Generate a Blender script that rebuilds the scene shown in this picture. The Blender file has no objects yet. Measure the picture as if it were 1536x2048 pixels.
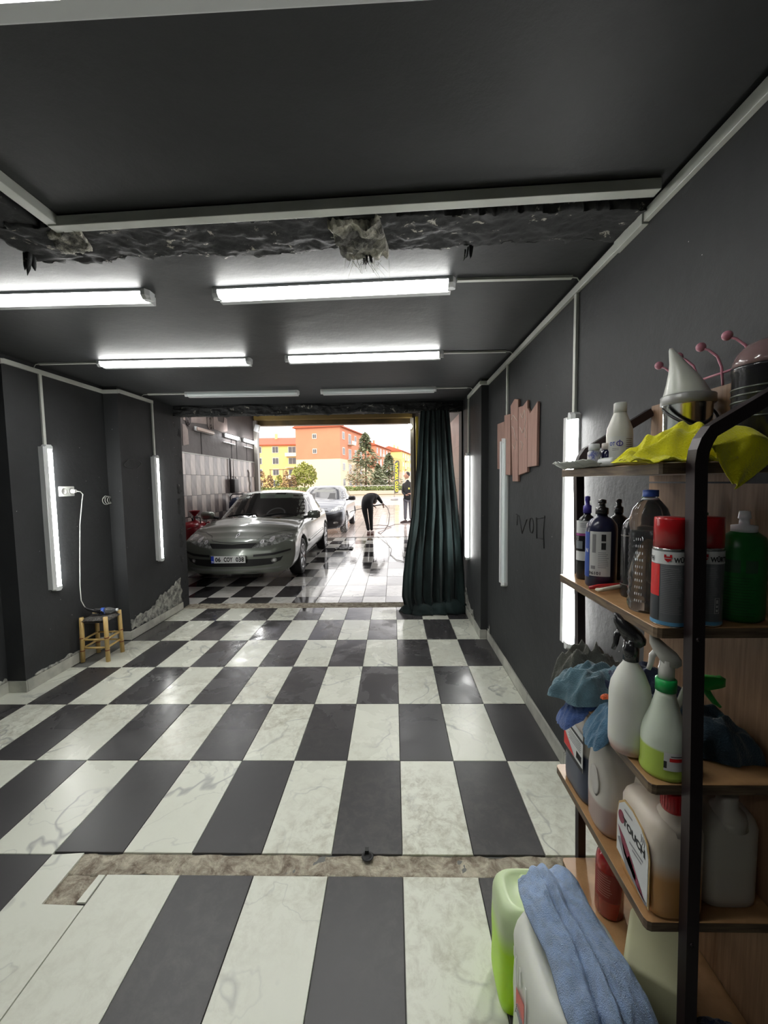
import bpy, bmesh, math, random
from mathutils import Vector as V, Matrix, noise
from mathutils.bvhtree import BVHTree
from mathutils.geometry import delaunay_2d_cdt
R = random.Random(7)
PI = math.pi
sc = bpy.context.scene
COL = sc.collection

# ---------------- camera
cam = bpy.data.cameras.new('camera'); co = bpy.data.objects.new('camera', cam); COL.objects.link(co); sc.camera = co
FPX, PITCH, YAW, ROLL = 824.87, .0721, .02361, -.01393
cy, sy, cp, sp, cr, sr = math.cos(YAW), math.sin(YAW), math.cos(PITCH), math.sin(PITCH), math.cos(ROLL), math.sin(ROLL)
fw = V((-sy*cp, cy*cp, -sp)); rt = V((cy, sy, 0)); up = rt.cross(fw)
rt2 = cr*rt + sr*up; up2 = -sr*rt + cr*up
m = Matrix((rt2, up2, -fw)).transposed().to_4x4(); m.translation = V((-.01865, -2.22465, 1.57084))
co.matrix_world = m
cam.sensor_fit = 'HORIZONTAL'; cam.sensor_width = 36; cam.lens = FPX/1536*36; cam.clip_start = .02; cam.clip_end = 1000

# ---------------- world: bright hazy evening sky with soft grey cloud
W = bpy.data.worlds.new('sky'); sc.world = W; W.use_nodes = True
nt = W.node_tree; bg = nt.nodes['Background']
tc = nt.nodes.new('ShaderNodeTexCoord'); mp = nt.nodes.new('ShaderNodeMapping'); mp.inputs['Scale'].default_value = (1.2, 1.2, 5)
nz = nt.nodes.new('ShaderNodeTexNoise'); nz.inputs['Scale'].default_value = 2.6; nz.inputs['Detail'].default_value = 5
rp = nt.nodes.new('ShaderNodeValToRGB')
rp.color_ramp.elements[0].position = .36; rp.color_ramp.elements[0].color = (.235, .23, .25, 1)
rp.color_ramp.elements[1].position = .56; rp.color_ramp.elements[1].color = (1, .97, .95, 1)
nt.links.new(tc.outputs['Generated'], mp.inputs[0]); nt.links.new(mp.outputs[0], nz.inputs['Vector'])
nt.links.new(nz.outputs['Fac'], rp.inputs[0]); nt.links.new(rp.outputs[0], bg.inputs['Color'])
bg.inputs['Strength'].default_value = 3.9
sun = bpy.data.lights.new('evening_sun', 'SUN'); sun.energy = 2.2; sun.angle = .03; sun.color = (1, .80, .50)
so = bpy.data.objects.new('evening_sun', sun); COL.objects.link(so)
so.rotation_euler = V((.62, .62, -.40)).to_track_quat('-Z', 'Y').to_euler()
sc.view_settings.view_transform = 'Standard'; sc.view_settings.look = 'None'; sc.view_settings.gamma = 1
sc.view_settings.use_curve_mapping = False; sc.view_settings.exposure = 0.0
sc.cycles.use_denoising = True
sc.cycles.max_bounces = 8; sc.cycles.diffuse_bounces = 4; sc.cycles.glossy_bounces = 4; sc.cycles.transparent_max_bounces = 12
sc.cycles.transmission_bounces = 8; sc.cycles.sample_clamp_indirect = 6; sc.cycles.caustics_reflective = False; sc.cycles.caustics_refractive = False
LAMP = 44.0   # radiance of a lit tube diffuser

# ---------------- materials
def nodes(name):
    M = bpy.data.materials.new(name); M.use_nodes = True
    t = M.node_tree; return M, t, t.nodes['Principled BSDF']
def N(t, kind, **kw):
    n = t.nodes.new('ShaderNode'+kind)
    for k, v in kw.items():
        if k in n.inputs: n.inputs[k].default_value = v
        else: setattr(n, k, v)
    return n
def c4(c): return (c[0], c[1], c[2], 1)
MATS = {}
def mat(name, col, rough=.5, metal=0, bump=0, bscale=60, var=0, vscale=8, col2=None, spec=None, trans=0, ior=1.45, alpha=1, coat=0, sheen=0, sss=0):
    if name in MATS: return MATS[name]
    M, t, b = nodes(name)
    b.inputs['Base Color'].default_value = c4(col); b.inputs['Roughness'].default_value = rough; b.inputs['Metallic'].default_value = metal
    if spec is not None: b.inputs['Specular IOR Level'].default_value = spec
    if trans: b.inputs['Transmission Weight'].default_value = trans; b.inputs['IOR'].default_value = ior
    if alpha < 1: b.inputs['Alpha'].default_value = alpha
    if coat: b.inputs['Coat Weight'].default_value = coat; b.inputs['Coat Roughness'].default_value = .10
    if sheen: b.inputs['Sheen Weight'].default_value = sheen
    if sss: b.inputs['Subsurface Weight'].default_value = sss; b.inputs['Subsurface Radius'].default_value = (.03, .03, .03); b.inputs['Subsurface Scale'].default_value = 1
    if var or col2 or bump:
        tc = N(t, 'TexCoord')
    if var or col2:
        n = N(t, 'TexNoise', Scale=vscale, Detail=6); t.links.new(tc.outputs['Object'], n.inputs['Vector'])
        r = N(t, 'ValToRGB'); c2 = col2 or tuple(x*(1-var) for x in col)
        r.color_ramp.elements[0].position = .38; r.color_ramp.elements[0].color = c4(c2)
        r.color_ramp.elements[1].position = .62; r.color_ramp.elements[1].color = c4(col)
        t.links.new(n.outputs['Fac'], r.inputs[0]); t.links.new(r.outputs[0], b.inputs['Base Color'])
    if bump:
        n = N(t, 'TexNoise', Scale=bscale, Detail=5); t.links.new(tc.outputs['Object'], n.inputs['Vector'])
        bp = N(t, 'Bump', Strength=bump, Distance=.01); t.links.new(n.outputs['Fac'], bp.inputs['Height']); t.links.new(bp.outputs[0], b.inputs['Normal'])
    MATS[name] = M; return M
def emis(name, col, st):
    if name in MATS: return MATS[name]
    M, t, b = nodes(name); b.inputs['Base Color'].default_value = c4(col); b.inputs['Emission Color'].default_value = c4(col); b.inputs['Emission Strength'].default_value = st
    MATS[name] = M; return M
def paint_wall(name, col, rough=.55, speck=True, bumps=.25):
    M, t, b = nodes(name); tc = N(t, 'TexCoord')
    n = N(t, 'TexNoise', Scale=1.3, Detail=6, Roughness=.6); t.links.new(tc.outputs['Object'], n.inputs['Vector'])
    r = N(t, 'ValToRGB'); r.color_ramp.elements[0].position = .3; r.color_ramp.elements[0].color = c4([x*.75 for x in col])
    r.color_ramp.elements[1].position = .7; r.color_ramp.elements[1].color = c4([x*1.12 for x in col]); t.links.new(n.outputs['Fac'], r.inputs[0])
    last = r.outputs[0]
    if speck:
        v = N(t, 'TexVoronoi', Scale=9); t.links.new(tc.outputs['Object'], v.inputs['Vector'])
        n2 = N(t, 'TexNoise', Scale=120, Detail=2); t.links.new(tc.outputs['Object'], n2.inputs['Vector'])
        ad = N(t, 'Math', operation='ADD'); t.links.new(v.outputs['Distance'], ad.inputs[0])
        ml = N(t, 'Math', operation='MULTIPLY'); ml.inputs[1].default_value = .05; t.links.new(n2.outputs['Fac'], ml.inputs[0]); t.links.new(ml.outputs[0], ad.inputs[1])
        lt = N(t, 'Math', operation='LESS_THAN'); lt.inputs[1].default_value = .052; t.links.new(ad.outputs[0], lt.inputs[0])
        mx = N(t, 'MixRGB'); mx.inputs[2].default_value = (.42, .42, .40, 1); t.links.new(lt.outputs[0], mx.inputs[0]); t.links.new(last, mx.inputs[1]); last = mx.outputs[0]
    t.links.new(last, b.inputs['Base Color'])
    b.inputs['Roughness'].default_value = rough; b.inputs['Specular IOR Level'].default_value = .25
    n3 = N(t, 'TexNoise', Scale=5, Detail=9, Roughness=.65); t.links.new(tc.outputs['Object'], n3.inputs['Vector'])
    bp = N(t, 'Bump', Strength=bumps, Distance=.03); t.links.new(n3.outputs['Fac'], bp.inputs['Height']); t.links.new(bp.outputs[0], b.inputs['Normal'])
    MATS[name] = M; return M
def tile_mat(name, col, vein, dirt, dirtamt, rough, wet=0, veins=True):
    M, t, b = nodes(name); tc = N(t, 'TexCoord'); oi = N(t, 'ObjectInfo')
    off = N(t, 'VectorMath', operation='SCALE'); cx = N(t, 'CombineXYZ')
    for i in range(3): t.links.new(oi.outputs['Random'], cx.inputs[i])
    t.links.new(cx.outputs[0], off.inputs[0]); off.inputs['Scale'].default_value = 37
    ad = N(t, 'VectorMath', operation='ADD'); t.links.new(tc.outputs['Object'], ad.inputs[0]); t.links.new(off.outputs[0], ad.inputs[1])
    P = ad.outputs[0]; last = None
    base = N(t, 'RGB'); base.outputs[0].default_value = c4(col); last = base.outputs[0]
    def mix(fac, c, last):
        mx = N(t, 'MixRGB'); t.links.new(fac, mx.inputs[0]); t.links.new(last, mx.inputs[1]); mx.inputs[2].default_value = c4(c); return mx.outputs[0]
    if veins:
        for s, wdt, amt in ((1.5, .010, .75), (3.4, .012, .3)):
            n = N(t, 'TexNoise', Scale=s, Detail=4, Roughness=.5, Distortion=.25); t.links.new(P, n.inputs['Vector'])
            s1 = N(t, 'Math', operation='SUBTRACT'); s1.inputs[1].default_value = .5; t.links.new(n.outputs['Fac'], s1.inputs[0])
            s2 = N(t, 'Math', operation='ABSOLUTE'); t.links.new(s1.outputs[0], s2.inputs[0])
            mr = N(t, 'MapRange'); mr.inputs['From Min'].default_value = 0; mr.inputs['From Max'].default_value = wdt; mr.inputs['To Min'].default_value = amt; mr.inputs['To Max'].default_value = 0
            t.links.new(s2.outputs[0], mr.inputs['Value'])
            nm = N(t, 'TexNoise', Scale=1.7); t.links.new(P, nm.inputs['Vector'])
            mr2 = N(t, 'MapRange'); mr2.inputs['From Min'].default_value = .40; mr2.inputs['From Max'].default_value = .52; t.links.new(nm.outputs['Fac'], mr2.inputs['Value'])
            mm = N(t, 'Math', operation='MULTIPLY'); t.links.new(mr.outputs[0], mm.inputs[0]); t.links.new(mr2.outputs[0], mm.inputs[1])
            last = mix(mm.outputs[0], vein, last)
    n = N(t, 'TexNoise', Scale=16, Detail=8, Roughness=.75, Distortion=.4); t.links.new(P, n.inputs['Vector'])
    mr = N(t, 'MapRange'); mr.inputs['From Min'].default_value = .44; mr.inputs['From Max'].default_value = .68; mr.inputs['To Max'].default_value = dirtamt; t.links.new(n.outputs['Fac'], mr.inputs['Value'])
    # dirt is heavier along the wheel tracks and dry near the camera
    gp = N(t, 'NewGeometry'); n9 = N(t, 'TexNoise', Scale=.9, Detail=2); t.links.new(gp.outputs['Position'], n9.inputs['Vector'])
    mr9 = N(t, 'MapRange'); mr9.inputs['From Min'].default_value = .42; mr9.inputs['From Max'].default_value = .66; t.links.new(n9.outputs['Fac'], mr9.inputs['Value'])
    mm = N(t, 'Math', operation='MULTIPLY'); t.links.new(mr.outputs[0], mm.inputs[0]); t.links.new(mr9.outputs[0], mm.inputs[1])
    last = mix(mm.outputs[0], dirt, last)
    t.links.new(last, b.inputs['Base Color'])
    # footprints and wet film: roughness drops towards the wet bay
    sep = N(t, 'SeparateXYZ'); t.links.new(gp.outputs['Position'], sep.inputs[0])
    wy = N(t, 'MapRange'); wy.inputs['From Min'].default_value = -.8; wy.inputs['From Max'].default_value = 2.4; t.links.new(sep.outputs['Y'], wy.inputs['Value'])
    n4 = N(t, 'TexNoise', Scale=2.2, Detail=6, Roughness=.6, Distortion=.8); t.links.new(gp.outputs['Position'], n4.inputs['Vector'])
    mr4 = N(t, 'MapRange'); mr4.inputs['From Min'].default_value = .38; mr4.inputs['From Max'].default_value = .54; t.links.new(n4.outputs['Fac'], mr4.inputs['Value'])
    wm = N(t, 'Math', operation='MULTIPLY'); t.links.new(wy.outputs[0], wm.inputs[0]); t.links.new(mr4.outputs[0], wm.inputs[1])
    wa = N(t, 'Math', operation='MAXIMUM'); wa.inputs[1].default_value = wet; t.links.new(wm.outputs[0], wa.inputs[0])
    rr = N(t, 'MapRange'); rr.inputs['To Min'].default_value = rough; rr.inputs['To Max'].default_value = .07; t.links.new(wa.outputs[0], rr.inputs['Value'])
    t.links.new(rr.outputs[0], b.inputs['Roughness'])
    n5 = N(t, 'TexNoise', Scale=6, Detail=3); t.links.new(gp.outputs['Position'], n5.inputs['Vector'])
    bp = N(t, 'Bump', Strength=.05, Distance=.02); t.links.new(n5.outputs['Fac'], bp.inputs['Height']); t.links.new(bp.outputs[0], b.inputs['Normal'])
    MATS[name] = M; return M
def grad_mat(name, top, bot, z, soft=.01, rough=.35, alpha=1, trans=0):   # liquid seen inside a translucent bottle, level at local height z
    if name in MATS: return MATS[name]
    M, t, b = nodes(name); tc = N(t, 'TexCoord'); sp_ = N(t, 'SeparateXYZ'); t.links.new(tc.outputs['Object'], sp_.inputs[0])
    r = N(t, 'MapRange'); r.inputs['From Min'].default_value = z-soft; r.inputs['From Max'].default_value = z+soft; t.links.new(sp_.outputs['Z'], r.inputs['Value'])
    mx = N(t, 'MixRGB'); mx.inputs[1].default_value = c4(bot); mx.inputs[2].default_value = c4(top); t.links.new(r.outputs[0], mx.inputs[0])
    t.links.new(mx.outputs[0], b.inputs['Base Color']); b.inputs['Roughness'].default_value = rough
    b.inputs['Subsurface Weight'].default_value = .35; b.inputs['Subsurface Radius'].default_value = (.02, .02, .015); b.inputs['Subsurface Scale'].default_value = 1
    MATS[name] = M; return M
def wood_mat(name, c1, c2, scale=(2, 30, 30), rough=.45):
    if name in MATS: return MATS[name]
    M, t, b = nodes(name); tc = N(t, 'TexCoord'); mp = N(t, 'Mapping', Scale=scale); t.links.new(tc.outputs['Object'], mp.inputs[0])
    n = N(t, 'TexNoise', Scale=2, Detail=6, Roughness=.6); t.links.new(mp.outputs[0], n.inputs['Vector'])
    r = N(t, 'ValToRGB'); r.color_ramp.elements[0].position = .35; r.color_ramp.elements[0].color = c4(c1); r.color_ramp.elements[1].position = .65; r.color_ramp.elements[1].color = c4(c2)
    t.links.new(n.outputs['Fac'], r.inputs[0]); t.links.new(r.outputs[0], b.inputs['Base Color']); b.inputs['Roughness'].default_value = rough
    bp = N(t, 'Bump', Strength=.1, Distance=.004); t.links.new(n.outputs['Fac'], bp.inputs['Height']); t.links.new(bp.outputs[0], b.inputs['Normal'])
    MATS[name] = M; return M
def two_tone(name, c1, c2, scale=6, lo=.45, hi=.55, rough=.8, bump=.6, bscale=20):   # chipped paint over pale plaster
    if name in MATS: return MATS[name]
    M, t, b = nodes(name); tc = N(t, 'TexCoord')
    n = N(t, 'TexNoise', Scale=scale, Detail=9, Roughness=.7, Distortion=.6); t.links.new(tc.outputs['Object'], n.inputs['Vector'])
    r = N(t, 'ValToRGB'); r.color_ramp.elements[0].position = lo; r.color_ramp.elements[0].color = c4(c1); r.color_ramp.elements[1].position = hi; r.color_ramp.elements[1].color = c4(c2)
    t.links.new(n.outputs['Fac'], r.inputs[0]); t.links.new(r.outputs[0], b.inputs['Base Color']); b.inputs['Roughness'].default_value = rough
    n2 = N(t, 'TexNoise', Scale=bscale, Detail=8); t.links.new(tc.outputs['Object'], n2.inputs['Vector'])
    bp = N(t, 'Bump', Strength=bump, Distance=.02); t.links.new(n2.outputs['Fac'], bp.inputs['Height']); t.links.new(bp.outputs[0], b.inputs['Normal'])
    MATS[name] = M; return M

# ---------------- mesh building
def lin(a, b, n): return [a+(b-a)*i/(n-1) for i in range(n)]
class MB:
    def __init__(s, T=None): s.v = []; s.f = []; s.m = []; s.s = []; s.T = T or Matrix()
    def add(s, vs, fs, m=0, sm=False, T=None):
        o = len(s.v); M = s.T @ T if T is not None else s.T
        s.v += [M @ V(p) for p in vs]
        for f in fs: s.f.append([o+i for i in f]); s.m.append(m); s.s.append(sm)
        return s
    def box(s, x0, x1, y0, y1, z0, z1, m=0, T=None):
        vs = [(x, y, z) for z in (z0, z1) for y in (y0, y1) for x in (x0, x1)]
        return s.add(vs, [(0, 2, 3, 1), (4, 5, 7, 6), (0, 1, 5, 4), (2, 6, 7, 3), (0, 4, 6, 2), (1, 3, 7, 5)], m, False, T)
    def rbox(s, c, d, r=.005, seg=2, m=0, T=None, sm=True):
        bm = bmesh.new(); bmesh.ops.create_cube(bm, size=1)
        for v in bm.verts: v.co = V((v.co.x*d[0]+c[0], v.co.y*d[1]+c[1], v.co.z*d[2]+c[2]))
        bmesh.ops.bevel(bm, geom=bm.edges[:], offset=min(r, min(d)*.49), segments=seg, profile=.5, affect='EDGES')
        s.add([v.co.copy() for v in bm.verts], [[v.index for v in f.verts] for f in bm.faces], m, sm, T); bm.free(); return s
    def rings(s, rings, cap=True, m=0, sm=True, T=None, close=False):
        n = len(rings[0]); vs = [p for r in rings for p in r]; fs = []
        K = len(rings)
        for k in range(K if close else K-1):
            a = k*n; b = ((k+1) % K)*n
            for i in range(n): j = (i+1) % n; fs.append((a+i, a+j, b+j, b+i))
        if cap and not close: fs.append(tuple(range(n-1, -1, -1))); fs.append(tuple((K-1)*n+i for i in range(n)))
        return s.add(vs, fs, m, sm, T)
    def lathe(s, prof, n=24, c=(0, 0, 0), m=0, sm=True, T=None, sx=1, sy=1):
        return s.rings([[(c[0]+r*sx*math.cos(2*PI*i/n), c[1]+r*sy*math.sin(2*PI*i/n), c[2]+z) for i in range(n)] for r, z in prof], True, m, sm, T)
    def tube(s, pts, r=.01, n=8, m=0, cap=True, flat=None, sm=True):
        pts = [V(p) for p in pts]; rings = []; prev = None
        for i, p in enumerate(pts):
            d = (pts[min(i+1, len(pts)-1)]-pts[max(i-1, 0)]).normalized()
            if prev is None: a = d.cross(V((0, 0, 1))); a = a if a.length > .01 else V((1, 0, 0)); a.normalize()
            else: a = (prev-d*prev.dot(d)).normalized()
            prev = a; b = d.cross(a); rr = r[i] if isinstance(r, (list, tuple)) else r
            fl = flat or 1
            rings.append([p+a*rr*math.cos(2*PI*k/n)+b*rr*fl*math.sin(2*PI*k/n) for k in range(n)])
        return s.rings(rings, cap, m, sm)
    def cyl(s, p0, p1, r0, r1=None, n=16, m=0): return s.tube([p0, p1], [r0, r0 if r1 is None else r1], n, m)
    def ball(s, c, r, n=12, m=0, sx=1, sy=1, sz=1):
        h = n//2+1
        return s.rings([[(c[0]+sx*r*max(math.sin(PI*k/h), .001)*math.cos(2*PI*i/n), c[1]+sy*r*max(math.sin(PI*k/h), .001)*math.sin(2*PI*i/n), c[2]-sz*r*math.cos(PI*k/h)) for i in range(n)] for k in range(h+1)], True, m)
    def grid(s, P, m=0, sm=True):   # P: rows of points
        n = len(P[0]); fs = [(r*n+i, r*n+i+1, (r+1)*n+i+1, (r+1)*n+i) for r in range(len(P)-1) for i in range(n-1)]
        return s.add([p for r in P for p in r], fs, m, sm)
    def slab(s, P, nrm, t, m=0, sm=True):   # solid sheet of thickness t (closed)
        n = len(P[0]); K = len(P); nv = V(nrm)*t
        top = [V(p) for r in P for p in r]; bot = [p-nv for p in top]; o = len(top); fs = []
        for r in range(K-1):
            for i in range(n-1):
                q = (r*n+i, r*n+i+1, (r+1)*n+i+1, (r+1)*n+i); fs.append(q); fs.append(tuple(o+k for k in reversed(q)))
        e = [i for i in range(n)]+[r*n+n-1 for r in range(1, K)]+[(K-1)*n+i for i in range(n-2, -1, -1)]+[r*n for r in range(K-2, 0, -1)]
        for a, b in zip(e, e[1:]+e[:1]): fs.append((b, a, o+a, o+b))
        return s.add(top+bot, fs, m, sm)
    def build(s, name, mats, parent=None, loc=None, rot=None, bevel=0, sub=0, solid=0):
        me = bpy.data.meshes.new(name); me.from_pydata([tuple(p) for p in s.v], [], s.f)
        me.polygons.foreach_set('material_index', s.m); me.polygons.foreach_set('use_smooth', s.s); me.update()
        for M in (mats if isinstance(mats, (list, tuple)) else [mats]): me.materials.append(M)
        bm = bmesh.new(); bm.from_mesh(me); bmesh.ops.recalc_face_normals(bm, faces=bm.faces); bm.to_mesh(me); bm.free()
        o = bpy.data.objects.new(name, me); COL.objects.link(o)
        if parent is not None: o.parent = parent
        if loc is not None: o.location = loc
        if rot is not None: o.rotation_euler = rot
        if solid: md = o.modifiers.new('solid', 'SOLIDIFY'); md.thickness = solid; md.offset = 0
        if sub: md = o.modifiers.new('sub', 'SUBSURF'); md.levels = sub; md.render_levels = sub
        if bevel: md = o.modifiers.new('bevel', 'BEVEL'); md.width = bevel; md.segments = 2; md.limit_method = 'ANGLE'; md.angle_limit = .6
        return o
def tag(o, label=None, cat=None, group=None, kind=None):
    for k, v in (('label', label), ('category', cat), ('group', group), ('kind', kind)):
        if v: o[k] = v
    return o
def empty(name, loc=(0, 0, 0), rz=0, label=None, cat=None, group=None):
    o = bpy.data.objects.new(name, None); COL.objects.link(o); o.location = loc; o.rotation_euler = (0, 0, rz); o.empty_display_size = .05
    return tag(o, label, cat, group)
def clone(o, parent=None, loc=None, rz=None, label=None):
    c = o.copy(); COL.objects.link(c)
    if parent is not None: c.parent = parent
    if loc is not None: c.location = loc
    if rz is not None: c.rotation_euler = (0, 0, rz)
    for ch in list(o.children): clone(ch, c)
    if label: c['label'] = label
    return c
def struct(o): o['kind'] = 'structure'; return o
def real(o):    # apply modifiers
    dg = bpy.context.evaluated_depsgraph_get(); me = bpy.data.meshes.new_from_object(o.evaluated_get(dg)); o.modifiers.clear(); o.data = me; return o
_tc = {}
def text_geo(s, size=1, bold=0, align='CENTER'):
    k = (s, bold)
    if k not in _tc:
        cu = bpy.data.curves.new('t', 'FONT'); cu.body = s; cu.size = 1; cu.resolution_u = 2; cu.offset = bold; cu.align_x = 'LEFT'
        o = bpy.data.objects.new('t', cu); COL.objects.link(o); dg = bpy.context.evaluated_depsgraph_get()
        me = bpy.data.meshes.new_from_object(o.evaluated_get(dg)); vs = [tuple(v.co) for v in me.vertices]; fs = [tuple(p.vertices) for p in me.polygons]
        bpy.data.objects.remove(o); bpy.data.curves.remove(cu); bpy.data.meshes.remove(me)
        x0 = min(v[0] for v in vs); x1 = max(v[0] for v in vs); y0 = min(v[1] for v in vs); y1 = max(v[1] for v in vs)
        _tc[k] = ([((x-x0)/(y1-y0), (y-y0)/(y1-y0)) for x, y, z in vs], fs, (x1-x0)/(y1-y0))
    return _tc[k]
def text(mb, s, fn, h, cx=0, cz=0, wid=None, bold=.02, m=0, step=None):
    """text of cap height h centred at (cx, cz); fn maps flat (u, w) onto a surface point"""
    vs, fs, w = text_geo(s, 1, bold); W_ = wid if wid else w*h
    mb.add([fn(cx+(x/w-.5)*W_, cz+(y-.5)*h) for x, y in vs], fs, m)
def wrap(r, a0, z0, d=.0006, sx=1, sy=1):      # cylinder wrap: u metres along the skin
    return lambda u, w: ((r+d)*math.cos(a0+u/r)*sx, (r+d)*math.sin(a0+u/r)*sy, z0+w)
def arc(mb, r, a0, a1, z0, z1, d=.0008, n=14, m=0, sx=1, sy=1, taper=None):   # label strip round a bottle
    th = d; out = []
    for z in (z0, z1): out.append([((r+th)*math.cos(a0+(a1-a0)*i/n)*sx, (r+th)*math.sin(a0+(a1-a0)*i/n)*sy, z) for i in range(n+1)])
    inn = [[((r-.0005)*math.cos(a0+(a1-a0)*i/n)*sx, (r-.0005)*math.sin(a0+(a1-a0)*i/n)*sy, z) for i in range(n+1)] for z in (z0, z1)]
    mb.grid(out, m); mb.grid(inn[::-1], m)
def inside(p, poly):
    x, y = p; c = False
    for i in range(len(poly)):
        (x1, y1), (x2, y2) = poly[i], poly[i-1]
        if (y1 > y) != (y2 > y) and x < (x2-x1)*(y-y1)/(y2-y1)+x1: c = not c
    return c
def patch(name, poly, axis, bvh, mats, parent, off=.004, step=.05, far=10, thick=.0, sgn=1, smooth=True):
    """thin panel: polygon in the two coordinates other than axis, dropped on to a surface along axis (looking towards +axis when sgn=1)"""
    pts = []
    for i in range(len(poly)):
        a, b = V(poly[i-1]), V(poly[i]); n = max(1, int((b-a).length/step))
        for k in range(n): pts.append(a+(b-a)*k/n)
    nb = len(pts); xs = [p[0] for p in poly]; ys = [p[1] for p in poly]
    P2 = [tuple(p) for p in pts]
    g = step; x = min(xs)+g/2
    while x < max(xs):
        y = min(ys)+g/2
        while y < max(ys):
            if inside((x, y), P2) and min((V((x, y))-p).length for p in pts) > g*.35: pts.append(V((x, y)))
            y += g
        x += g
    r = delaunay_2d_cdt([V(p[:2]) for p in pts], [], [list(range(nb))], 1, 1e-6)
    out = []; ax = {'x': 0, 'y': 1}[axis]
    lastd = None
    for p in r[0]:
        o = V((0, 0, 0)); d = V((0, 0, 0)); oth = [i for i in range(3) if i != ax]
        o[oth[0]] = p[0]; o[oth[1]] = p[1]; o[ax] = -far*sgn; d[ax] = sgn
        h = bvh.ray_cast(o, d)
        if h[0] is not None: q = h[0].copy(); lastd = q[ax]
        else: q = o.copy(); q[ax] = lastd if lastd is not None else 0
        q[ax] -= off*sgn; out.append(q)
    mb = MB(); mb.add(out, r[2], 0, smooth)
    o = mb.build(name, mats, parent)
    if thick: md = o.modifiers.new('s', 'SOLIDIFY'); md.thickness = thick; md.offset = -1
    return o
def bvh_of(*obs):
    vs = []; fs = []
    for o in obs:
        k = len(vs); vs += [v.co.copy() for v in o.data.vertices]; fs += [[k+i for i in p.vertices] for p in o.data.polygons]
    return BVHTree.FromPolygons(vs, fs)
def cut(o, cutters):
    for c in cutters:
        md = o.modifiers.new('b', 'BOOLEAN'); md.object = c; md.operation = 'DIFFERENCE'; md.solver = 'EXACT'
    bpy.context.view_layer.update(); real(o)
    for c in cutters: bpy.data.objects.remove(c)
    return o
def nfold(x, y, seed, f=1): return noise.noise(V((x*f+seed*7.3, y*f-seed*3.1, seed*1.7)))
# ---------------- setting materials
m_wall = paint_wall('charcoal_wall_paint', (.043, .045, .047), .6)
m_ceil = paint_wall('charcoal_ceiling_paint', (.046, .048, .050), .5, speck=False, bumps=.15)
m_white = tile_mat('white_marble_tile', (.72, .735, .64), (.30, .31, .30), (.30, .27, .19), .75, .33)
m_black = tile_mat('black_tile', (.052, .050, .052), (.2, .2, .2), (.10, .095, .09), .8, .38, veins=False)
m_whitew = tile_mat('white_wet_tile', (.70, .69, .65), (.30, .31, .30), (.32, .27, .22), .7, .2, wet=.8)
m_blackw = tile_mat('black_wet_tile', (.045, .042, .045), (.2, .2, .2), (.12, .11, .10), .8, .2, wet=.8, veins=False)
m_grout = mat('grout', (.16, .16, .15), .8)
m_conc = two_tone('trench_concrete', (.15, .115, .085), (.50, .46, .36), 16, .36, .62, .9, 1.0, 26)
m_base = mat('skirting_tile', (.55, .55, .49), .4, var=.35, vscale=6)
m_plastic = mat('white_plastic_trunking', (.72, .74, .68), .4, var=.15, vscale=4)
m_chip = two_tone('chipped_black_plaster', (.030, .031, .032), (.46, .44, .38), 15, .60, .65, .85, .35, 22)
m_chip2 = two_tone('bare_torn_plaster', (.09, .088, .08), (.50, .48, .40), 9, .42, .58, .85, 1.0, 30)
m_plaster = two_tone('peeled_pale_plaster', (.12, .125, .12), (.46, .46, .41), 14, .40, .58, .9, 1.0, 25)
m_housing = mat('lamp_housing', (.75, .77, .77), .35)
m_lit = emis('lit_diffuser', (1, 1, .97), LAMP)
m_unlit = mat('unlit_diffuser', (.75, .82, .82), .3)

CZ = 2.545
# ---------------- floor: slab with every tile a child
fl = MB().box(-3.95, 1.1, -5.2, 9.6, -.12, -.010); floor = struct(fl.build('floor', m_grout))
_tm = {}
def tile(x0, x1, y0, y1, M, parent=floor, th=.010, gap=.0016):
    sx, sy_ = round(x1-x0, 3), round(y1-y0, 3); k = (sx, sy_, M.name)
    cx, cy_ = (x0+x1)/2, (y0+y1)/2; jz = R.uniform(-.0006, .0006)
    if k not in _tm:
        b = MB(); a = sx/2-gap; c = sy_/2-gap; e = .0015
        b.rings([[(-a, -c, 0), (a, -c, 0), (a, c, 0), (-a, c, 0)], [(-a, -c, th-e), (a, -c, th-e), (a, c, th-e), (-a, c, th-e)], [(-a+e, -c+e, th), (a-e, -c+e, th), (a-e, c-e, th), (-a+e, c-e, th)]], sm=False)
        o = b.build('tile', M, parent, (cx, cy_, -th+jz)); _tm[k] = o.data
    else:
        o = bpy.data.objects.new('tile', _tm[k]); COL.objects.link(o); o.parent = parent; o.location = (cx, cy_, -th+jz)
    return o
XL_, XR_ = -2.86, .905
for j in range(-2, 5):
    for i in range(-10, 4):
        x0, x1, y0, y1 = i*.3, i*.3+.3, j*.6, j*.6+.6
        if j == -1: y0 = -.589
        if j == -1 and i <= -6: y0 = -.6
        if j == 4: y1 = 2.865
        if j == -2 and i > -6: continue
        if i == -10 and y0 > .7: continue
        lim = -2.845 if y0 > .7 else -3.0
        if y0 > 1.75: lim = -2.705
        x0 = max(x0, lim); x1 = min(x1, .893 if y0 < 1.75 else .823 if y0 > 1.85 else .893)
        if x1-x0 < .03: continue
        tile(x0, x1, y0, y1, m_white if (i+j) % 2 else m_black)
def poly_tile(pts, M, th=.010):
    b = MB(); b.rings([[(x, y, -th) for x, y in pts], [(x, y, 0) for x, y in pts]], sm=False); return b.build('tile', M, floor)
for i in range(-4, 3):          # near bay, rows start at the trench
    x1 = min(i*.3+.3, .893)
    for y0, y1 in ((-1.284, -.686), (-1.886, -1.286), (-2.488, -1.888)):
        c = (i % 2 == 0) ^ (-1.9 < y0 < -1.5)
        tile(i*.3, x1, y0, y1, m_white if c or (i == -4) else m_black)
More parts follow.
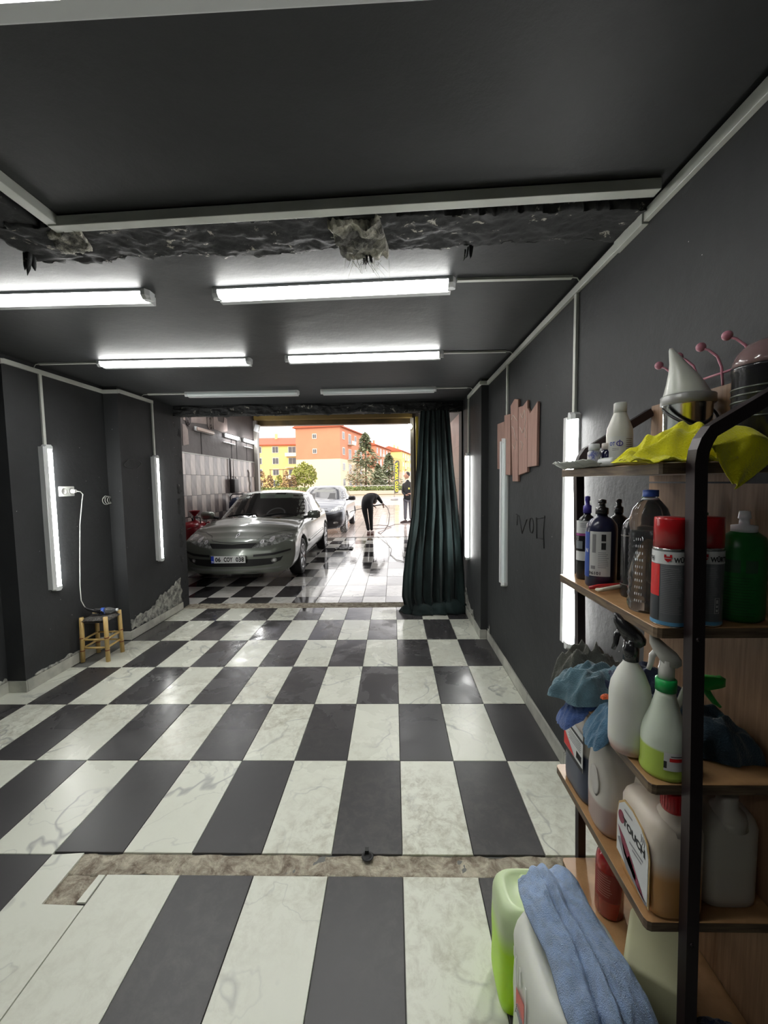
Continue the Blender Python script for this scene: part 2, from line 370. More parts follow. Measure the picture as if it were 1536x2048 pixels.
poly_tile([(-1.498, -1.198), (-1.237, -1.198), (-1.202, -1.198), (-1.202, -.812), (-1.366, -.808), (-1.366, -.592), (-1.498, -.602)], m_white)
poly_tile([(-1.238, -.80), (-1.205, -.80), (-1.205, -.69), (-1.232, -.69)], m_white, .007)
for i in (-10, -9, -8, -7, -6, -5):
    for j in (-2, -3, -4):
        if i == -5 and j == -2: continue
        tile(i*.3, i*.3+.3, j*.6, j*.6+.6, m_white if (i+j) % 2 else m_black)
    if i < -5: tile(i*.3, i*.3+.3, -1.2, -.6, m_black if (i-2) % 2 == 0 else m_white) if False else None
# wet bay
for r in range(-1, 10):
    y0 = 3.37+.61*r if r >= 0 else 3.085; y1 = 3.37+.61*(r+1)
    for k in range(-4, 9):
        x1 = -.14-.311*k; x0 = x1-.311
        x0 = max(x0, -3.88); x1 = min(x1, .85)
        if x1-x0 < .05: continue
        tile(x0, x1, y0 + (.07 if k < 4 and r > 0 else 0)*0, min(y1, 9.45), m_whitew if (k+r) % 2 else m_blackw)
for r in range(0, 10):
    for k in (9, 10, 11):
        x1 = -.14-.311*k; tile(max(x1-.311, -3.88), x1, 3.37+.61*r, min(3.98+.61*r, 9.45), m_whitew if (k+r) % 2 else m_blackw)
# trench left by the removed wall, and the threshold strip
def rough(name, x0, x1, y0, y1, z, amp, M, parent, nx, ny, seed, edge=.012, kind=None, depth=.02):
    P = []
    for b_ in range(ny+1):
        row = []
        for a in range(nx+1):
            x = x0+(x1-x0)*a/nx; y = y0+(y1-y0)*b_/ny
            if b_ in (0, ny): y += edge*noise.noise(V((x*9, seed, b_)))*1.5
            h = amp*noise.fractal(V((x*14, y*14, seed)), 1, 2, 4)
            row.append((x, y, z+h))
        P.append(row)
    mb = MB(); mb.slab(P, (0, 0, 1), depth, 0, True); return mb.build(name, M, parent)
rough('trench', -1.364, .89, -.686, -.589, -.007, .005, m_conc, floor, 220, 10, 3)
rough('trench', -1.364, -1.236, -.81, -.686, -.007, .005, m_conc, floor, 12, 12, 4)
rough('threshold', -2.73, .83, 2.862, 3.088, -.002, .006, m_conc, floor, 260, 12, 8)
dr = MB(); dr.lathe([(.022, 0), (.026, .004), (.018, .006), (.015, .001), (.001, .0)], 16); dr.box(-.012, .004, .010, .028, .002, .018, 0)
tag(dr.build('floor_drain', mat('dark_rubber', (.02, .02, .02), .6), None, (-.146, -.604, .002)), 'small black broken pipe stub sticking out of the floor trench', 'pipe')

# ---------------- skirting
def skirting(name, segs, horiz='y'):
    root = None
    for (x0, x1, y0, y1) in segs:
        L = (y1-y0) if (y1-y0) > (x1-x0) else (x1-x0); n = max(1, round(L/.6))
        for k in range(n):
            if (y1-y0) > (x1-x0): a = (x0, x1, y0+(y1-y0)*k/n+.0012, y0+(y1-y0)*(k+1)/n-.0012)
            else: a = (x0+(x1-x0)*k/n+.0012, x0+(x1-x0)*(k+1)/n-.0012, y0, y1)
            b = MB().box(a[0], a[1], a[2], a[3], 0, .088+R.uniform(-.002, .002))
            if root is None: root = struct(b.build(name, m_base, bevel=.002))
            else: b.build('tile', m_base, root, bevel=.002)
skirting('baseboard_right', [(.892, .905, -4.4, 1.808), (.822, .892, 1.808, 1.821), (.822, .835, 1.821, 2.868)])
skirting('baseboard_left', [(-2.86, -2.846, .78, 1.82), (-3.0, -2.846, .767, .78), (-3.0, -2.986, -2.4, .767), (-2.846, -2.706, 1.82, 1.833), (-2.72, -2.706, 1.833, 2.868)])
b = MB()   # broken mortar lip above the left skirting and the pilaster
for (xf, y0, y1, z0) in ((-2.853, .86, 1.8, .088), (-2.99, .3, .76, .088)):
    n = 60; P = [[(xf+.006, y0+(y1-y0)*i/n, z0) for i in range(n+1)], [(xf+.002, y0+(y1-y0)*i/n, z0+.012+.03*abs(noise.noise(V((i*.16, xf, 1))))+.012*noise.noise(V((i*.5, xf, 2)))) for i in range(n+1)]]
    b.slab(P, (1, 0, 0), .012)
struct(b.build('trim_1', m_plaster))

# ---------------- walls, ceiling
wr = MB().box(.905, 1.05, -5.2, 2.87, -.1, 2.7).box(.835, .905, 1.821, 2.87, 0, 2.62)
struct(wr.build('wall_right', m_wall))
wl = MB().box(-3.2, -2.86, .78, 2.87, -.1, 2.7).box(-2.86, -2.72, 1.833, 2.87, 0, 2.62).box(-3.2, -3.0, -5.2, .78, -.1, 2.7)
struct(wl.build('wall_left', m_wall))
ZL = 2.435
wb = MB().box(-4.0, -2.735, 2.87, 3.07, -.1, 3.7).box(.818, 1.1, 2.87, 3.07, -.1, 3.7).box(-2.735, .818, 2.87, 3.07, ZL, 3.7)
struct(wb.build('wall_back', m_wall))
struct(MB().box(-3.2, 1.05, -5.3, -5.2, -.1, 2.7).build('wall_front', m_wall))
struct(MB().box(-3.2, 1.05, -5.2, 2.87, CZ, CZ+.15).build('ceiling', m_ceil))

# broken plaster round the opening and the strip of the removed wall on the ceiling
def ragged(pt, nu, nv, amp, seed, edge, nrm, M, name, th=.015, edges=(1, 1), fr=10):
    """pt(u,v)->point; both long edges torn"""
    P = []
    for j in range(nv+1):
        row = []
        for i in range(nu+1):
            u, v = i/nu, j/nv; p = V(pt(u, v)); q = p*fr
            h = amp*(noise.fractal(q+V((0, 0, seed)), .9, 2.1, 5)+.35*abs(noise.noise(q*1.7+V((seed, 0, 0)))))
            if (j == nv and edges[1]) or (j == 0 and edges[0]):
                d = (V(pt(u, 1))-V(pt(u, 0))).normalized()*(1 if j else -1)
                p = p+d*edge*(noise.noise(V((u*nu*.09, seed, j)))+.7*noise.noise(V((u*nu*.33, seed, j+5))))
            row.append(p+V(nrm)*h)
        P.append(row)
    mb = MB(); mb.slab(P, nrm, th); return struct(mb.build(name, M))
ragged(lambda u, v: (-1.5+2.4*u, -.69+(.265-.05*u+.015*math.sin(u*20))*v, CZ-.030+.012*v), 320, 30, .012, 2, .035, (0, 0, -1), m_chip, 'trim_2', .04)
ragged(lambda u, v: (-1.50+.20*v-.02*u, -.46-3.2*u, CZ-.025), 220, 18, .012, 5, .03, (0, 0, -1), m_chip, 'trim_3', .04)
ragged(lambda u, v: (-.245+.19*u+.03*v, -.675+.22*v, CZ-.045-.012*math.sin(PI*u)), 40, 34, .022, 11, .03, (0, 0, -1), m_chip2, 'trim_4', .05, fr=22)
ragged(lambda u, v: (-1.29+.13*u-.05*v, -.66+.13*v, CZ-.040), 24, 18, .015, 14, .02, (0, 0, -1), m_chip2, 'trim_5', .05, fr=22)
ragged(lambda u, v: (-2.72+3.54*u, 2.862, 2.52-.10*v+.01*math.sin(u*31)), 300, 18, .022, 21, .02, (0, -1, 0), m_chip, 'trim_6', .03)
ragged(lambda u, v: (-2.738, 2.865+.20*v, 2.40-2.3*u), 200, 14, .008, 31, .012, (1, 0, 0), m_chip, 'trim_7', .012)
ragged(lambda u, v: (-2.72+3.52*u, 2.865+.20*v, 2.437), 300, 14, .012, 37, .012, (0, 0, -1), m_chip, 'trim_21', .012)
b = MB()   # straw and wire ends poking from the torn plaster
for k in range(42):
    x = R.gauss(-.13, .04); y = R.gauss(-.45, .015); z = CZ-.06
    L = R.uniform(.02, .07); b.tube([(x, y, z), (x+R.gauss(0, .5)*L, y+R.gauss(.3, .5)*L, z-L*.7)], .0006, 3)
tag(b.build('straw_ends', mat('straw', (.6, .6, .55), .8)), 'tuft of pale straw ends poking from torn ceiling plaster', 'debris', kind='stuff')
b = MB()
for (x, y, s) in ((-1.50, -.50, 1.2), (.30, -.46, .4), (-.12, -.46, .7)):
    for k in range(5):
        a = R.uniform(0, 6.3); c = V((x+R.gauss(0, .012), y+R.gauss(0, .012), CZ-.05)); l = s*R.uniform(.025, .055)
        b.tube([c+V((0, 0, .03)), c+V((math.cos(a)*.006, math.sin(a)*.006, -l*.5)), c+V((math.cos(a)*.012, math.sin(a)*.012, -l))], [.010*s, .007*s, .001], 5)
tag(b.build('plaster_shards', m_chip), 'hanging black plaster shards along the broken ceiling strip', 'debris', kind='stuff')
# peeled plaster low on the left pilaster and right pilaster foot
def wallpatch(name, poly, x, s, M, seed, g=.02, amp=.010):
    pts = []
    for i in range(len(poly)):
        a, b_ = V(poly[i-1]), V(poly[i]); n = max(1, int((b_-a).length/.02)); d = (b_-a).normalized(); nn = V((-d[1], d[0]))
        for k in range(n):
            p = a+(b_-a)*k/n; pts.append(p+nn*.035*noise.noise(V((p[0]*17, p[1]*17, seed))))
    nb = len(pts); P2 = [tuple(p) for p in pts]
    ys = [p[0] for p in P2]; zs = [p[1] for p in P2]; y = min(ys)
    while y < max(ys):
        z = min(zs)
        while z < max(zs):
            if inside((y, z), P2) and min((V((y, z))-q).length for q in pts) > .008: pts.append(V((y, z)))
            z += g
        y += g
    r = delaunay_2d_cdt(pts, [], [list(range(nb))], 1, 1e-6)
    vs = [(x+s*(.003+(0 if i >= nb or True else 0)+amp*abs(noise.fractal(V((p[0]*20, p[1]*20, seed)), 1, 2, 4))), p[0], p[1]) for i, p in enumerate(r[0])]
    mb = MB(); mb.add(vs, r[2], 0, True); o = mb.build(name, M, solid=.004); return struct(o)
wallpatch('trim_8', [(1.84, .09), (1.84, .2), (1.96, .2), (2.2, .215), (2.34, .29), (2.56, .33), (2.84, .41), (2.86, .09)], -2.72, 1, m_plaster, 3)
wallpatch('trim_9', [(2.1, .09), (2.2, .16), (2.35, .15), (2.6, .3), (2.66, .34), (2.7, .2), (2.8, .09)], .835, -1, m_plaster, 9)
wallpatch('trim_10', [(1.70, .09), (1.72, .18), (1.74, .12), (1.82, .1), (1.82, .09)], .905, -1, m_plaster, 12)
# scuffed oval smear on the left pilaster and finger writing on the right wall (dark rubbed marks)
m_scuff = mat('scuff_mark', (.13, .13, .125), .8); m_dark = mat('rubbed_dark_mark', (.018, .018, .019), .7)
b = MB(); b.tube([(-2.718, 2.02+.13*math.cos(a)+.02*math.sin(3*a), 1.795+.05*math.sin(a)) for a in lin(0, 2*PI, 24)], .006, 5, flat=.2)
struct(b.build('trim_11', m_scuff))
b = MB()
for st in ([(.89, 1.318), (.83, 1.308)], [(.86, 1.308), (.868, 1.236)], [(.814, 1.312), (.743, 1.19)], [(.641, 1.30), (.70, 1.24), (.743, 1.188)],
           [(.545+.04*math.cos(a), 1.268+.052*math.sin(a)) for a in lin(0, 6.4, 14)], [(.452, 1.329), (.439, 1.195)], [(.452, 1.32), (.30, 1.345)], [(.308, 1.353), (.325, 1.25), (.311, 1.15)], [(.44, 1.2), (.33, 1.205)]):
    b.tube([(.904, y, z) for y, z in st], .006, 5, flat=.2)
struct(b.build('trim_12', m_dark))

# ---------------- wooden plank art on the right wall
m_plank = wood_mat('rose_brown_plank', (.30, .165, .135), (.42, .25, .20), (30, 30, 2), .6); m_chalk = mat('chalk_line', (.62, .55, .5), .8)
art = empty('plank_sign', (.905, 1.0, 1.85), 0, 'wall sign of five staggered rose-brown wooden planks with chalk scribbles', 'wall art')
for pl in ([(1.404, 2.057), (1.185, 2.048), (1.175, 1.66), (1.397, 1.671)], [(1.180, 2.096), (1.010, 2.081), (.998, 1.611), (1.165, 1.618)], [(1.004, 2.14), (.90, 2.172), (.814, 2.151), (.800, 1.563), (.935, 1.563)],
           [(.803, 2.095), (.70, 2.085), (.608, 2.107), (.594, 1.627), (.787, 1.607)], [(.602, 2.055), (.55, 2.01), (.408, 2.06), (.414, 1.661), (.588, 1.659)]):
    b = MB(); b.rings([[(-.003, y-1.0, z-1.85) for y, z in pl], [(-.020, y-1.0, z-1.85) for y, z in pl]], sm=False); b.build('plank', m_plank, art, bevel=.002)
b = MB()
for st in ([(.97, 2.03), (.93, 2.06), (.86, 2.02), (.82, 2.0)], [(.96, 1.98), (.9, 1.95), (.88, 1.9), (.83, 1.86)], [(.75, 2.04), (.70, 2.0), (.66, 2.05), (.63, 1.98), (.66, 1.92)], [(.76, 1.95), (.7, 1.9), (.65, 1.93), (.63, 1.86)], [(.93, 1.84), (.88, 1.80), (.86, 1.85)], [(.74, 1.85), (.69, 1.82), (.72, 1.78)]):
    b.tube([(-.0205, y-1.0, z-1.85) for y, z in st], .0035, 5, flat=.3)
b.build('chalk_drawing', m_chalk, art)

# ---------------- tube lights
def fixture(lit=True):
    root = empty('tube_light')
    b = MB(); b.rings([[(x, -.05, 0), (x, .058, 0), (x, .058, -.040), (x, .052, -.044), (x, .018, -.044), (x, .014, -.022), (x, -.028, -.022), (x, -.05, -.012)] for x in (-.585, .585)], sm=False); b.build('housing', m_housing, root)
    b = MB(); b.rings([[(x, -.050+.0, -.010), (x, .012, -.014), (x, .010, -.030), (x, -.004, -.040), (x, -.030, -.040), (x, -.046, -.028)] for x in (-.57, .57)], sm=False); b.build('diffuser', m_lit if lit else m_unlit, root)
    for s in (-1, 1):
        b = MB(); b.rings([[(s*x, -.052*k, 0), (s*x, .030*k, 0), (s*x, .026*k, -.034), (s*x, -.006*k, -.044), (s*x, -.034*k, -.044), (s*x, -.052*k, -.028)] for x, k in ((.568, 1), (.59, 1), (.604, .55))], sm=False); b.build('end_cap', m_housing, root)
    return root
LIT = fixture(True); OFF = fixture(False); used = {'a': 0, 'b': 0}
def lamp(lit, loc, rot, label, group):
    src = LIT if lit else OFF; k = 'a' if lit else 'b'
    o = src if not used[k] else clone(src); used[k] = 1
    o.location = loc; o.rotation_euler = rot; tag(o, label, 'light', group); return o
GC, GW = 'tube lights on the ceiling', 'tube lights on the walls'
lamp(1, (-.31, -.105, CZ), (0, 0, -.045), 'lit ceiling tube light right of centre, second row from camera, joined to wall trunking', GC)
lamp(1, (-1.83, -.085, CZ), (0, 0, 0), 'lit ceiling tube light cut by the left picture edge, just past broken plaster', GC)
lamp(1, (-1.715, 1.045, CZ), (0, 0, .01), 'lit ceiling tube light of the third row, on the left', GC)
lamp(1, (-.233, .995, CZ), (0, 0, -.03), 'lit ceiling tube light of the third row, on the right', GC)
lamp(0, (-1.605, 2.185, CZ), (0, 0, .01), 'unlit ceiling tube light above the opening, on the left', GC)
lamp(0, (-.165, 2.165, CZ), (0, 0, -.02), 'unlit ceiling tube light above the opening, on the right', GC)
lamp(1, (-.50, -1.40, CZ), (0, 0, -.015), 'lit ceiling tube light nearest the camera along the top picture edge', GC)
lamp(1, (-1.3, -2.95, CZ), (0, 0, 0), 'lit ceiling tube light added unseen behind the camera to brighten the shelf', GC)  # added out of view to brighten the shelf and near floor
# on walls: local x -> -z, local -z -> into the room
def wallrot(side): return Matrix(((0, 0, 1 if side > 0 else -1), (0, 1 if side > 0 else 1, 0), (-1, 0, 0)))
def walllamp(lit, x, y, z, side, label):
    # columns are images of local axes
    nx = V((0, 0, -1)); nz = V((side, 0, 0)); ny = nz.cross(nx)
    M = Matrix((nx, ny, nz)).transposed().to_euler()
    return lamp(lit, (x, y, z), M, label, GW)
walllamp(1, -2.86, 1.10, 1.31, -1, 'lit vertical tube light on left wall beside the power socket')
walllamp(1, -2.72, 2.40, 1.305, -1, 'lit vertical tube light on left wall near the opening')
walllamp(1, .905, -.105, 1.30, 1, 'lit vertical tube light on right wall behind the shelf unit')
walllamp(0, .905, 1.17, 1.305, 1, 'unlit vertical tube light on right wall across the plank sign')
walllamp(1, .835, 2.45, 1.28, 1, 'lit vertical tube light on right wall behind the green curtain')

# ---------------- cable trunking
def trunk(name, boxes, label):
    b = MB()
    for bx in boxes: b.box(*bx)
    return tag(b.build(name, m_plastic, bevel=.002), label, 'cable trunking', 'white cable trunking')
t0 = .02
trunk('cable_trunking', [(.885, .905, -4.5, -.66, 2.485, 2.525)], 'long white trunking high on right wall nearest the camera')
trunk('cable_trunking', [(.880, .905, -.66, -.47, 2.478, 2.522)], 'short thick white trunking joint on right wall under broken strip')
trunk('cable_trunking', [(.885, .905, -.47, 1.80, 2.485, 2.52), (.815, .905, 1.80, 1.821, 2.485, 2.52), (.815, .835, 1.821, 2.47, 2.485, 2.52)], 'long white trunking on right wall stepping round the pilaster')
trunk('cable_trunking', [(-3.0, -2.98, -4, .77, 2.47, 2.505), (-3.0, -2.84, .76, .781, 2.47, 2.505), (-2.86, -2.84, .78, 1.83, 2.475, 2.51), (-2.86, -2.70, 1.813, 1.833, 2.475, 2.51), (-2.72, -2.70, 1.833, 2.42, 2.485, 2.52)], 'long white trunking on left wall stepping round the pilaster')
b = MB(); b.add([(-1.25, -.70, 2.505), (.86, -.80, 2.505), (.86, -.758, 2.505), (-1.25, -.658, 2.505), (-1.25, -.70, 2.54), (.86, -.80, 2.54), (.86, -.758, 2.54), (-1.25, -.658, 2.54)], [(0, 1, 2, 3), (4, 7, 6, 5), (0, 4, 5, 1), (1, 5, 6, 2), (2, 6, 7, 3), (3, 7, 4, 0)])
tag(b.build('cable_trunking', m_plastic, bevel=.002), 'white trunking crossing the ceiling in front of the broken plaster strip', 'cable trunking', 'white cable trunking')
trunk('cable_trunking', [(-1.255, -1.215, -3.6, -.69, 2.51, CZ)], 'white ceiling trunking running towards the camera at upper left')
for x, y, z0, z1, lab in ((.905, -.095, 1.90, 2.485, 'thin white vertical trunking feeding the wall light behind the shelf'), (.905, 1.14, 1.90, 2.485, 'thin white vertical trunking over the plank sign'), (.835, 2.455, 1.88, 2.485, 'thin white vertical trunking beside the curtain')):
    trunk('cable_trunking', [(x-.015, x, y-.013, y+.013, z0, z1)], lab)
for x, y, z0, z1, lab in ((-2.86, 1.10, 1.91, 2.475, 'thin white vertical trunking feeding the left wall light by socket'), (-2.72, 2.41, 1.91, 2.485, 'thin white vertical trunking feeding the left wall light by opening')):
    trunk('cable_trunking', [(x, x+.015, y-.013, y+.013, z0, z1)], lab)
for x0, x1, y, lab in ((.30, .85, -.152, 'thin white ceiling trunking from second row light to right wall'), (.37, .84, .975, 'thin white ceiling trunking from third row light to right wall'), (.44, .76, 2.15, 'thin white ceiling trunking from unlit light to right wall'),
                       (-2.80, -2.31, 1.04, 'thin white ceiling trunking from third row light to left wall'), (-2.62, -2.2, 2.19, 'thin white ceiling trunking from unlit light to left wall')):
    trunk('cable_trunking', [(x0, x1, y-.012, y+.012, CZ-.014, CZ)], lab)
for (x, y, xe, z, wh) in ((.85, -.152, .89, 2.50, 'by second row light at right wall'), (.84, .975, .895, 2.50, 'by third row light at right wall'), (.76, 2.15, .815, 2.5, 'by unlit light at right wall'), (-2.80, 1.04, -2.845, 2.49, 'by third row light at left wall'), (-2.62, 2.19, -2.7, 2.5, 'by unlit light at left wall')):
    s = 1 if xe > x else -1
    o = MB(); o.tube([(x, y, CZ-.007), (x+.6*(xe-x), y, CZ-.010), (xe, y+.004, CZ-.03), (xe, y+.005, z)], .003, 6)
    tag(o.build('cable', m_plastic), 'short white cable bridging ceiling and wall trunking '+wh, 'cable', 'short white cable links')

# ---------------- power socket, plug lead, tool and coil
so_ = empty('power_socket', (-2.86, 1.295, 1.53), 0, 'white double power socket on the left wall', 'socket')
MB().rbox((.006, 0, 0), (.012, .165, .085), .004).build('plate', mat('socket_plastic', (.78, .80, .76), .3), so_)
b = MB()
for dy in (-.038, .042): b.lathe([(.030, 0), (.030, .002), (.026, .002), (.024, -.006), (.001, -.006)], 20, T=Matrix.Translation((.0125, dy, 0)) @ Matrix.Rotation(PI/2, 4, 'Y'))
b.build('outlet_ring', mat('socket_ring', (.5, .5, .48), .3), so_)
pl = empty('plug_lead', (-2.85, 1.34, 1.53), 0, 'white plug and long white lead hanging down from the socket', 'cable')
MB().cyl((.005, 0, 0), (.042, .002, 0), .019, .015, 16).build('plug', mat('plug_grey', (.72, .72, .7), .4), pl)
MB().tube([(.042, .004, 0), (.055, .035, -.005), (.05, .07, -.03), (.03, .08, -.09), (.012, .06, -.3), (.01, .035, -.6), (.01, .015, -.85), (.015, .01, -.98), (.03, .02, -1.03), (.04, .03, -1.06)], .004, 8).build('lead', m_plastic, pl)
tl = empty('corded_tool', (-2.80, 1.385, .462), 0, 'black cylindrical corded hand tool leaning over the stool', 'tool')
MB().tube([(-.02, -.02, .02), (.0, -.01, .0), (.03, .012, -.02), (.07, .04, -.038)], [.006, .014, .017, .017], 12).build('handle', mat('black_rubber', (.012, .012, .014), .35), tl)
MB().tube([(.07, .04, -.038), (.098, .06, -.048), (.10, .061, -.048)], [.019, .022, .005], 12).build('head', mat('black_gloss_plastic', (.015, .015, .018), .15), tl)
cl = MB()
for k in range(3): cl.tube([(.004+.006*k, (.050-.006*k)*math.cos(a)+.02*k, (.042-.004*k)*math.sin(a)) for a in lin(0, 6.3, 22)], .0028, 6, cap=False)
cl.tube([(-.0, 0, .04), (.01, -.015, .045), (.014, -.045, .02)], .0028, 6)
tag(cl.build('cable_coil', m_plastic, None, (-2.855, 1.775, 1.432)), 'small coil of thin white cable on the left wall corner', 'cable')

# ---------------- stool with bottle
m_bam = wood_mat('yellow_varnished_wood', (.50, .33, .10), (.66, .47, .19), (12, 12, 3), .35); m_redring = mat('burnt_red_ring', (.22, .05, .02), .5); m_weave = mat('woven_seat', (.13, .12, .11), .6, var=.6, vscale=50)
st = empty('stool', (-2.715, 1.418, 0), .05, 'low yellow wooden stool with dark woven seat by the left wall', 'stool')
for sx, sy_ in ((-1, -1), (1, -1), (1, 1), (-1, 1)):
    x, y = sx*.105, sy_*.10
    b = MB(); b.cyl((x*1.06, y*1.06, 0), (x, y, .405), .0185, .0185, 14); lg = b.build('leg', m_bam, st)
    b = MB()
    for z in (.10, .215): MB().cyl((x*1.045, y*1.045, z), (x*1.045, y*1.045, z+.008), .0195, None, 14).build('painted_ring', m_redring, lg)
for z, off in ((.125, 0), (.20, 0)):
    for a, c in (((-.105, -.10), (.105, -.10)), ((.105, -.10), (.105, .10)), ((.105, .10), (-.105, .10)), ((-.105, .10), (-.105, -.10))):
        MB().cyl((a[0], a[1], z), (c[0], c[1], z), .0095, None, 8).build('stretcher', m_bam, st)
b = MB()
for k in range(13):
    t = -.098+.196*k/12
    b.tube([(-.12, t, .37), (-.10, t, .383), (0, t, .376), (.10, t, .383), (.12, t, .37), (.10, t, .356), (-.10, t, .356), (-.12, t, .37)], .009, 6, flat=.5)
    b.tube([(t, -.115, .372), (t, -.09, .386+.003*(k % 2)), (t, 0, .380), (t, .09, .386+.003*(k % 2)), (t, .115, .372)], .0085, 6, flat=.5)
b.build('woven_seat', m_weave, st)
m_clear = mat('clear_plastic', (.92, .95, .97), .08, trans=.9, ior=1.3)
wbt = empty('water_bottle', (-2.70, 1.455, .42), .35, 'small clear water bottle lying on the stool', 'bottle')
TX = Matrix.Rotation(PI/2, 4, 'Y')
MB().lathe([(.02, -.10), (.028, -.095), (.030, -.06), (.027, -.055), (.030, -.05), (.030, 0), (.027, .005), (.030, .01), (.030, .04), (.022, .065), (.012, .085), (.012, .095)], 20, T=TX).build('body', m_clear, wbt)
MB().lathe([(.0305, -.03), (.0309, -.03), (.0309, .0), (.0305, .0)], 20, T=TX).build('label', mat('blue_label', (.05, .12, .5), .4), wbt)
MB().lathe([(.014, .09), (.014, .105), (.001, .105)], 16, T=TX).build('cap', mat('white_cap', (.8, .82, .85), .4), wbt)
# ---------------- wet bay behind the opening
m_dpaint = paint_wall('brown_grey_bay_paint', (.125, .108, .104), .5, speck=False)
m_wtl = mat('light_wall_tile', (.70, .60, .55), .25, var=.2, vscale=4); m_wtd = mat('grey_wall_tile', (.30, .25, .245), .25, var=.3, vscale=4)
m_brown = mat('brown_yellow_beam_paint', (.12, .075, .02), .5, var=.5, vscale=3); m_pink = mat('pinkish_wall_tile', (.50, .32, .27), .4, var=.25, vscale=3)
bl = struct(MB().box(-4.1, -3.91, 3.07, 9.6, -.1, 3.7).build('wall_bay_left', m_dpaint))
_wt = {}
for c in range(31):
    y0 = 9.44-.2*(c+1)
    if y0 < 3.3: break
    for r in range(6):
        z1 = 2.165-.4*r; z0 = max(z1-.4, .002); M = m_wtl if (c+r) % 2 == 0 else m_wtd; k = (round(z1-z0, 3), M.name)
        if y0 < 5 and r < 9 and y0 < 4.6: continue
        if k not in _wt:
            b = MB(); h = (z1-z0)/2; b.rings([[(0, -.099, -h+.001), (0, .099, -h+.001), (0, .099, h-.001), (0, -.099, h-.001)], [(.010, -.097, -h+.003), (.010, .097, -h+.003), (.010, .097, h-.003), (.010, -.097, h-.003)]], sm=False)
            o = b.build('tile', M, bl); _wt[k] = o.data
        else: o = bpy.data.objects.new('tile', _wt[k]); COL.objects.link(o); o.parent = bl
        o.location = (-3.91, y0+.1, (z0+z1)/2)
struct(MB().box(-3.91, -3.895, 3.07, 9.44, 2.166, 2.185).build('trim_13', m_plastic))
br = struct(MB().box(.86, 1.1, 3.07, 9.6, -.1, 3.7).build('wall_bay_right', m_dpaint))
for c in range(8):
    for r in range(6):
        b = MB(); y0 = 3.10+.30*c; z0 = 2.45-.42*(r+1)
        b.box(.85, .861, y0+.001, y0+.299, max(z0, 0)+.001, z0+.419); o = b.build('tile', m_pink, br)
struct(MB().box(-4.1, 1.1, 3.07, 9.6, 3.6, 3.75).build('ceiling_bay', m_dpaint))
struct(MB().box(-4.1, -3.845, 9.45, 9.62, -.1, 3.7).box(.515, 1.1, 9.45, 9.62, -.1, 3.7).build('wall_bay_street', m_dpaint))
struct(MB().box(-3.845, .515, 9.42, 9.64, 3.20, 3.6).build('trim_14', m_brown))
struct(MB().box(-3.845, .515, 9.20, 9.41, 3.33, 3.55).build('trim_15', mat('yellow_roller_housing', (.17, .115, .03), .45)))
m_rail = mat('grey_steel_rail', (.33, .31, .28), .4, .5)
struct(MB().box(-3.90, -3.80, 9.30, 9.44, 0, 3.33).build('trim_16', m_rail)); struct(MB().box(.47, .56, 9.30, 9.44, 0, 3.33).build('trim_17', m_rail))
struct(MB().box(.60, .66, 8.9, 9.0, 0, 3.3).build('trim_18', mat('yellow_painted_post', (.62, .5, .04), .5)))
# vertical dark battens on the paint
for y in (6.15, 7.72, 8.05, 8.75):
    struct(MB().box(-3.91, -3.905, y-.012, y+.012, 2.19, 2.72).build('trim_19', m_dark))
# mural of pale abstract shapes
m_pale = mat('pale_mural_paint', (.46, .38, .35), .7, var=.3, vscale=3); m_dk = mat('mural_line', (.12, .10, .10), .7)
mu = empty('wall_mural', (-3.905, 6.5, 2.85), 0, 'faded mural of pale vehicle-like shapes high on the bay wall', 'mural')
b = MB()
for pl in ([(5.45, 2.78), (5.75, 2.77), (6.42, 2.83), (6.42, 2.98), (5.45, 3.0)], [(6.76, 2.77), (7.2, 2.76), (7.50, 2.82), (7.50, 3.1), (7.35, 3.12), (7.3, 2.98), (7.0, 2.98), (6.95, 3.08), (6.76, 3.06)], [(5.4, 2.3), (5.62, 2.34), (5.6, 2.62), (5.5, 2.7), (5.4, 2.7)]):
    b.rings([[(0, y-6.5, z-2.85) for y, z in pl], [(.004, y-6.5, z-2.85) for y, z in pl]], sm=False)
b.build('pale_shape', m_pale, mu)
for y, z, s in ((6.58, 2.9, 1.0), (5.62, 2.82, .75)):
    b = MB()
    for r in (.17, .11, .05): b.tube([(.006, y-6.5+r*s*.75*math.cos(a), z-2.85+r*s*math.sin(a)) for a in lin(0, 2*PI, 20)], .016, 4, cap=False, flat=.3)
    b.build('ring_shape', m_pale if s == 1 else m_dk, mu)
# bay lamps (two lit, one off) and the floodlight
m_baylit = emis('lit_bay_lamp', (1, 1, 1), 60)
for y0, y1, z, lit, lab in ((5.84, 6.67, 2.67, 0, 'unlit tube lamp high on the tiled bay wall'), (7.25, 8.11, 2.70, 1, 'lit tube lamp high on bay wall, middle of three'), (8.43, 9.30, 2.71, 1, 'lit tube lamp high on bay wall, nearest the street')):
    r = empty('tube_light', (-3.905, (y0+y1)/2, z), 0, lab, 'light', 'tube lamps on the bay wall'); L = (y1-y0)/2
    MB().rbox((.02, 0, 0), (.04, 2*L, .09), .01).build('housing', m_housing, r)
    MB().rbox((.05, 0, 0), (.04, 2*L-.06, .07), .015).build('diffuser', m_baylit if lit else mat('cream_diffuser', (.75, .6, .52), .4), r)
for y0, y1, z in ((7.2, 7.92, 2.54), (8.5, 9.2, 2.55)):
    struct(MB().rbox((-3.895, (y0+y1)/2, z), (.02, y1-y0, .022), .004).build('lamp_ghost_strip', m_housing))  # solid strips standing in for the ghost reflection below each lit lamp
